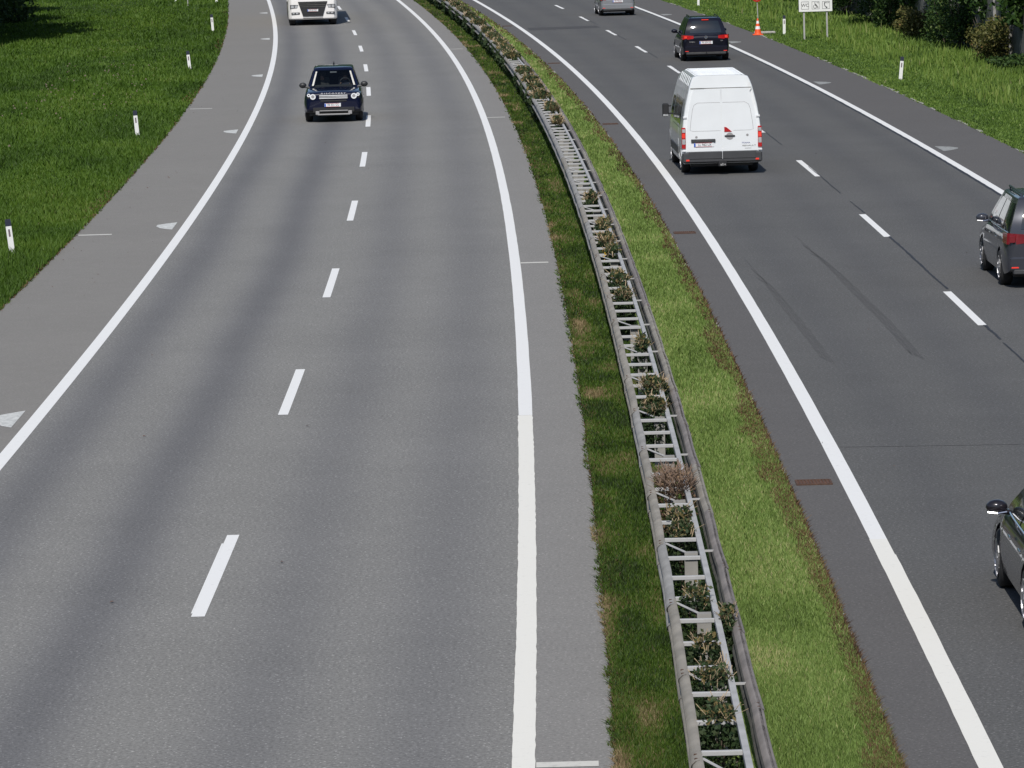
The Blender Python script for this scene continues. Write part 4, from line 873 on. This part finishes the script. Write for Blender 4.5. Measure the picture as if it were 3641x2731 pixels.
part(t, 'bumper_step', 'bump', (-.5, .5, 1.13, 1.168, .36, .385), ch=.004); part(t, 'chassis', 'black', (-.9, .9, -14.2, 1.0, .35, 1.05))
for sx in (-1, 1):
    for y in (-2.9, -9.5, -10.85, -12.2): wheel(t, sx * 1.02, y, .50, .36, 'galvd')
part(t, 'trailer', 'whitet', (-1.275, 1.275, -15.0, -1.75, 1.12, 3.98), ch=.03)
place(t, 175.25 + 1.0 - .0, -1.86, True)

# --- white high-roof van, rear to the camera
t = tag(empty('van'), 'white high-roof panel van seen from behind in the left lane of the right carriageway', 'van')
vw = [(.30, .985), (.45, 1.02), (.9, 1.035), (1.25, 1.02), (1.6, .985), (1.95, .93), (2.25, .865), (2.42, .825), (2.50, .805), (2.60, .775), (2.70, .735), (2.745, .71)]
ysv = [0, .03, .10, .5, 1.0, 1.5, 2.0, 2.5, 3.0, 3.5, 4.0, 4.4, 4.75, 5.05, 5.35, 5.6, 5.85, 6.0]
topf = [(0, 2.745), (4.2, 2.745), (4.7, 2.50), (5.15, 1.55), (5.5, 1.25), (5.9, 1.0), (6.0, .9)]
rings = []; AR = [(1.12, .42, .36), (4.95, .42, .36)]
for y in sorted(set(ysv + [a + r * q for a, r, z in AR for q in (-1.001, -.999, -.95, -.8, -.5, 0, .5, .8, .95, .999, 1.001)])):
    H = interp(topf, y); B = .32
    for a, r, z in AR:
        if abs(y - a) < r: B = max(B, z + math.sqrt(max(0, r * r - (y - a) ** 2)))
    tp2 = max(0, (y - 5.0)) ** 2 * .16; half = []
    for z, wv in vw:
        zz = B + (z - .30) / (2.745 - .30) * (H - B); zr = max(.3, min(zz, 2.745)); base = interp(vw, zr) if y < 4.3 else interp(vw, zr) * 1.0
        half.append((base - tp2 - (.02 if y == 0 else 0), zz))
    x = half[-1][0]; half += [(x * .9, half[-1][1] + .025), (x * .5, half[-1][1] + .04)]
    lean = .0
    rings.append([(a, y + (max(0, (b_ - 2.45)) * .55 if y < .6 else 0), b_) for a, b_ in half] + [(-a, y + (max(0, (b_ - 2.45)) * .55 if y < .6 else 0), b_) for a, b_ in half[::-1]])
b = MB(); b.loft(rings, True, True); vb = b.build('body', M['whitep'], t, smooth=35)
part(t, 'underbody', 'black', (-.80, .80, .2, 5.6, .22, .60))
def vrear(pts, y0=-.006):
    return [(x, y0 - (0), z) for x, z in pts]
# rear doors as two leaves with thin gaps
for sx in (-1, 1):
    b = MB(); zs = [.66, .9, 1.25, 1.6, 1.95, 2.25, 2.415]; 
    vs = [(sx * .006, -.016, z) for z in zs] + [(sx * (interp(vw, z) - .105), -.016, z) for z in zs]; n = len(zs)
    fs = [(i, i + 1, n + i + 1, n + i) if sx > 0 else (i, n + i, n + i + 1, i + 1) for i in range(n - 1)]
    vs2 = [(x, .0, z) for x, _, z in vs]; m_ = len(vs); rim = [(i, i + 1, m_ + i + 1, m_ + i) for i in range(n - 1)] + [(n + i, m_ + n + i, m_ + n + i + 1, n + i + 1) for i in range(n - 1)] + [(0, m_, m_ + n, n), (n - 1, 2 * n - 1, m_ + 2 * n - 1, m_ + n - 1)]
    b.add(vs + vs2, fs + rim); dr = b.build('rear_door', M['whitep'], t)
    # pressed panel line
    b = MB(); xs_ = lambda z: interp(vw, z) - .20
    ln = [(sx * .03, 2.03), (sx * (xs_(2.03) - .10), 2.03), (sx * (xs_(1.98) - .02), 1.97), (sx * (xs_(1.85)), 1.85), (sx * xs_(1.5), 1.5), (sx * xs_(1.27), 1.26)]
    ln += [(sx * (xs_(1.2) - .08), 1.235), (sx * (.30 if sx > 0 else .03), 1.235)]
    b.tube([(x, -.017, z) for x, z in ln], .0045, 4); b.build('press_line', M['skidp'], dr)
    part(dr, 'hinge', 'plate', (sx * .985 - .05, sx * .985 + .05, -.03, .0, .665, .715), ch=.006); part(dr, 'hinge', 'plate', (sx * .945 - .045, sx * .945 + .045, -.028, .0, 1.60, 1.66), ch=.006)
    b = MB(); b.cyl((sx * .66, -.018, 1.10 if sx > 0 else 1.07), 'y', .032, .012, 14); b.build('lock_cap', M['skidp'], dr)
    tl = part(t, 'tail_light', 'redlamp', (sx * .985 - .055, sx * .985 + .048, -.035, .10, .745, 1.345), ch=.015)
    part(tl, 'indicator', 'clearlamp', (sx * .985 - .045, sx * .985 + .04, -.040, -.02, 1.20, 1.30), (sx * .985 - .045, sx * .985 + .04, -.040, -.02, .87, 1.02), ch=.008); part(tl, 'brake_light', 'brightlamp', (sx * .985 - .045, sx * .985 + .04, -.041, -.02, 1.05, 1.17), ch=.008)
    part(t, 'reflector', 'brightlamp', (sx * .90 - .045, sx * .90 + .045, -.115, -.09, .395, .445), ch=.01)
    wheel(t, sx * .88, 1.12, .345, .225); wheel(t, sx * .88, 4.95, .345, .225)
part(t, 'bumper', 'bump', (-1.03, 1.03, -.10, .22, .34, .64), ch=.04); part(t, 'door_cladding', 'bump', (-.87, -.008, -.112, -.06, .45, .655), (.008, .87, -.112, -.06, .45, .655), ch=.012)
part(t, 'door_gap', 'plate', (-.004, .004, -.114, -.104, .45, .66), ch=0); part(t, 'roof_gutter', 'galvd', (-.79, .79, -.012, .01, 2.425, 2.445), ch=.004)
part(t, 'side_cladding', 'bump', (-1.05, -1.02, 1.6, 4.5, .50, .72), (1.02, 1.05, 1.6, 4.5, .50, .72), ch=.01)
tri = MB(); tri.add([(.065, -.03, 1.20), (.065, -.03, 1.34), (.12, -.03, 1.33), (.19, -.03, 1.27), (.26, -.03, 1.20)] + [(.065, -.015, 1.20), (.065, -.015, 1.34), (.12, -.015, 1.33), (.19, -.015, 1.27), (.26, -.015, 1.20)], [(0, 1, 2, 3, 4), (0, 5, 6, 1), (1, 6, 7, 2), (2, 7, 8, 3), (3, 8, 9, 4), (4, 9, 5, 0)]); tri.build('high_brake_light', M['redlamp'], t)
hb = part(t, 'door_handle', 'bump', (.07, .34, -.045, -.015, 1.065, 1.105), ch=.012); b = MB(); b.cyl((.205, -.018, 1.075), 'y', .10, .006, 18); b.build('handle_recess', M['skidp'], t)
cap = part(t, 'plate_lamp_cover', 'bump', (-.80, -.17, -.055, -.015, .92, 1.01), ch=.018); text('lettering', 'MASTER', .07, M['galvd'], cap, (-.47, -.058, .965), rf, .002, 1.5)
plate(t, -.47, -.018, .79, 'LL 962 LX', False)
text('lettering', 'TRAMA', .06, M['inkb'], t, (.62, -.019, .875), rf, .001, 1.1); text('lettering', 'RENAULT', .058, M['galvd'], t, (.70, -.019, .795), rf, .001, 1.4)
part(t, 'slogan_line', 'galvd', (.59, .76, -.020, -.016, .720, .728), ch=0)
tb = part(t, 'tow_hitch', 'black', (-.11, .10, -.17, -.08, .24, .40), ch=.01); part(tb, 'hitch_bolts', 'galv', (-.06, -.03, -.18, -.165, .26, .31), (-.012, .012, -.185, -.165, .26, .33), (.04, .07, -.18, -.165, .27, .31), ch=.003)
rb = MB()
for y in (.55, 1.1, 1.65, 2.2, 2.75, 3.3, 3.85): rb.tube([(-.81, y, 2.49), (-.735, y, 2.71), (-.6, y, 2.787), (.6, y, 2.787), (.735, y, 2.71), (.81, y, 2.49)], .012, 5)
rb.build('roof_ribs', M['whitep'], t)
def sidepatch(t, name, mat, sx, y0, y1, z0, z1, off=.006):
    b = MB(); zs = np.linspace(z0, z1, 7); vs = [(sx * (interp(vw, z) + off), y, z) for z in zs for y in (y0, y1)]; b.add(vs, [(2 * i, 2 * i + 1, 2 * i + 3, 2 * i + 2) for i in range(6)]); return b.build(name, M[mat], t, smooth=60)
for sx in (-1, 1):
    sidepatch(t, 'side_window', 'glassg', sx, 1.0, 2.35, 1.38, 2.10); sidepatch(t, 'side_window', 'glassg', sx, 2.5, 3.6, 1.38, 2.10); sidepatch(t, 'cab_window', 'glass', sx, 3.85, 4.65, 1.38, 2.02)
    sidepatch(t, 'door_gap', 'galvd', sx, 2.42, 2.43, .75, 2.25, .004); sidepatch(t, 'door_gap', 'galvd', sx, 3.72, 3.73, .75, 2.3, .004); sidepatch(t, 'rail_line', 'galvd', sx, 1.0, 3.7, 1.28, 1.30, .004)
    part(t, 'wing_mirror', 'black', (sx * 1.16 - .085, sx * 1.16 + .085, 4.62, 4.74, 1.36, 1.76), (min(sx * .98, sx * 1.1), max(sx * .98, sx * 1.1), 4.66, 4.70, 1.44, 1.48), (min(sx * 1.0, sx * 1.2), max(sx * 1.0, sx * 1.2), 4.66, 4.70, 1.66, 1.70), ch=.03); part(t.children[-1], 'mirror_glass', 'clearlamp', (sx * 1.16 - .07, sx * 1.16 + .07, 4.605, 4.618, 1.38, 1.44), ch=.003)
place(t, 65.35 - .78, 9.41); t.rotation_euler.z += R(.5); t.scale = (1, 1, .917)

# --- people carrier builder (rear views)
def mpv(paintm, label, s, d, L=4.85, W=1.90, H=1.72, lamp='redlamp', txt='FK 639 DG', rails='blackp', chrome=False, wb=2.92, low=False, glassm='glass', lampz=(.87, 1.03), emblem=True, sdr='glass'):
    t = tag(empty('people_carrier' if not low else 'car'), label, 'car'); ro = .95; yr, yf = -L / 2 + ro, -L / 2 + ro + wb; r = .335
    belt = 1.03 if not low else .92
    body(t, M[paintm], L, W, [(-L / 2, belt - .04), (-L / 2 + .3, belt + .02), (0, belt), (L / 2 - 1.3, belt - .02), (L / 2 - .6, belt - .14), (L / 2, belt - .32)], SIDE, .25, [(yr, .385, r + .01), (yf, .385, r + .01)], rnd=.10, taper_r=.09)
    part(t, 'underbody', 'black', (-.76, .76, -L / 2 + .25, L / 2 - .25, .20, .58))
    cb = Cab(belt - .02, H - .055, L / 2 - 1.05, L / 2 - 2.15, -L / 2 + (.06 if not low else .10), -L / 2 + (.34 if not low else .62), W / 2 - .09, W / 2 - .30, bow=.10, crown=.055, pf=1.25); rfm = cb.shell(t, M[paintm])
    cb.patch(t, M['glass'], 'front', .05, .95, .05, .9, 'windscreen')
    rw = cb.patch(t, M[glassm], 'rear', .11, .89, .16, .86, 'rear_window', off=.008)
    for sd_ in ('left', 'right'):
        for a, b2 in ((.05, .27), (.30, .56), (.59, .86)): cb.patch(t, M[sdr], sd_, a, b2, .07, .86, 'side_window')
        sx = -1 if sd_ == 'left' else 1
        b = MB(); b.tube([cb.P(sd_, u, .045, .008) for u in np.linspace(.04, .95, 10)], .011, 5); b.build('window_trim', M['chrome' if chrome else 'black'], t)
        for y in (yr, yf): wheel(t, sx * (W / 2 - .115), y, r, .225)
        mirror(t, sx * (W / 2 + .045), L / 2 - 1.55, belt + .06, paintm, (.125, .08, .085), chrome=chrome)
        if rails:
            b = MB(); x = sx * (W / 2 - .40); b.tube([(x, cb.r1 + .10, H - .06), (x, cb.r1 + .25, H + .02), (x, 0, H + .045), (x, cb.f1 - .4, H + .02), (x, cb.f1 - .25, H - .04)], .022, 6); b.build('roof_rail', M[rails], t)
        z0, z1 = lampz; b = MB(); xo, xi = sx * (W / 2 - .015), sx * (W / 2 - (.34 if low else .46)); yb_ = -L / 2 - .012
        pts = [(xi, yb_ + .0, z0 + .03), (xi, yb_ + .0, z1 - .02), (sx * (W / 2 - .22), yb_ + .01, z1), (xo - sx * .045, yb_ + .10, z1 + .01), (xo + sx * .012, yb_ + .33, z1 + .01), (xo + sx * .014, yb_ + .33, z0 + .02), (xo - sx * .03, yb_ + .10, z0), (sx * (W / 2 - .22), yb_ + .01, z0)]
        b.add(pts, [(0, 1, 2, 7), (7, 2, 3, 6), (6, 3, 4, 5)]); tl = b.build('tail_light', M[lamp], t, smooth=30)
        part(tl, 'brake_light', 'brightlamp' if lamp == 'redlamp' else 'darkredlamp', (min(sx * (W / 2 - .20), sx * (W / 2 - .09)), max(sx * (W / 2 - .20), sx * (W / 2 - .09)), yb_ - .012, yb_ + .02, z0 + .03, z1 - .03), ch=.01)
        part(t, 'reflector', 'brightlamp', (sx * (W / 2 - .19) - .07, sx * (W / 2 - .19) + .07, -L / 2 - .035, -L / 2 + .06, .385, .42), ch=.008); part(t, 'door_handle', 'chrome' if chrome else paintm, (sx * (W / 2 + .005) - .012, sx * (W / 2 + .005) + .012, -.15, .05, belt - .16, belt - .12)); part(t, 'door_handle', 'chrome' if chrome else paintm, (sx * (W / 2 + .005) - .012, sx * (W / 2 + .005) + .012, -1.15, -.95, belt - .16, belt - .12))
    part(t, 'rear_bumper', paintm, (-W / 2 + .10, W / 2 - .10, -L / 2 - .03, -L / 2 + .2, .34, .60), ch=.03); part(t, 'bumper_insert', 'bump', (-W / 2 + .16, W / 2 - .16, -L / 2 - .04, -L / 2 + .2, .27, .37), ch=.02); part(t, 'bumper_trim', 'chrome' if chrome else 'galvd', (-.62, .62, -L / 2 - .046, -L / 2 - .03, .345, .358), ch=.003)
    plate(t, 0, -L / 2 - .018, .68, txt, False)
    if emblem:
        b = MB(); n = 18; b.loft([[(math.cos(2 * math.pi * j / n) * q, -L / 2 + yy_, belt - .085 + math.sin(2 * math.pi * j / n) * q) for j in range(n)] for q, yy_ in ((.062, -.005), (.062, -.028), (.048, -.028), (.048, -.02))], True, False)
        for x0, x1 in ((-.035, -.012), (-.012, 0), (0, .012), (.012, .035)):
            za, zb2 = (belt - .05, belt - .115) if x0 in (-.035, 0) else (belt - .115, belt - .05)
            b.tube([(x0, -L / 2 - .024, za), (x1, -L / 2 - .024, zb2)], .005, 4)
        b.build('badge', M['chrome'], t)
    part(rw, 'wiper', 'black', (.02, .36, -L / 2 + .10, -L / 2 + .125, belt + .085, belt + .10), ch=.002) if not low else None
    place(t, s, d); return t, cb
L = 4.85
t, cb = mpv('blackp', 'black people carrier with glowing brake lights driving away in the right lane', 126.5 + L / 2 - .95, 13.45)
b = MB(); p = cb.P('rear', .5, .93, .03); b.box(-.14, .14, p[1] - .02, p[1] + .01, p[2] - .02, p[2] + .015, .005); b.build('high_brake_light', M['brightlamp'], t)
text('lettering', 'SHARAN', .05, M['galv'], t, (-.55, -L / 2 - .022, .77), rf, .001, 1.2); text('lettering', 'TDI', .05, M['galv'], t, (.62, -L / 2 - .022, .80), rf, .001, 1.2)
b = MB(); b.tube([(0, -L / 2 + .1, .30), (0, -L / 2 - .10, .30), (0, -L / 2 - .12, .40)], .02, 6); b.build('tow_bar', M['black'], t)
t, cb = mpv('greyp', 'dark grey people carrier with roof rails cut off by the right edge of the photo', 34.12 + L / 2 - .95, 13.80, lamp='darkredlamp', txt='', rails='greyp', chrome=True, lampz=(.84, 1.04), emblem=False, sdr='glass')
L2 = 4.45
t, cb = mpv('silverp', 'silver grey hatchback at the top edge in the right lane of the right carriageway', 176.95 + L2 / 2 - .85, 13.66, L=L2, W=1.80, H=1.46, low=True, wb=2.65, txt='FK 718 EA', rails=None, lampz=(.80, .95), emblem=True)
L3 = 4.87
t, cb = mpv('blackc', 'glossy black car with chrome edged mirror cut off by the lower right edge', -2.97 + L3 / 2 - .95, 9.95, L=L3, W=1.83, H=1.47, low=True, wb=2.80, txt='', rails=None, chrome=True, lampz=(.72, .92), emblem=False, sdr='glassg')
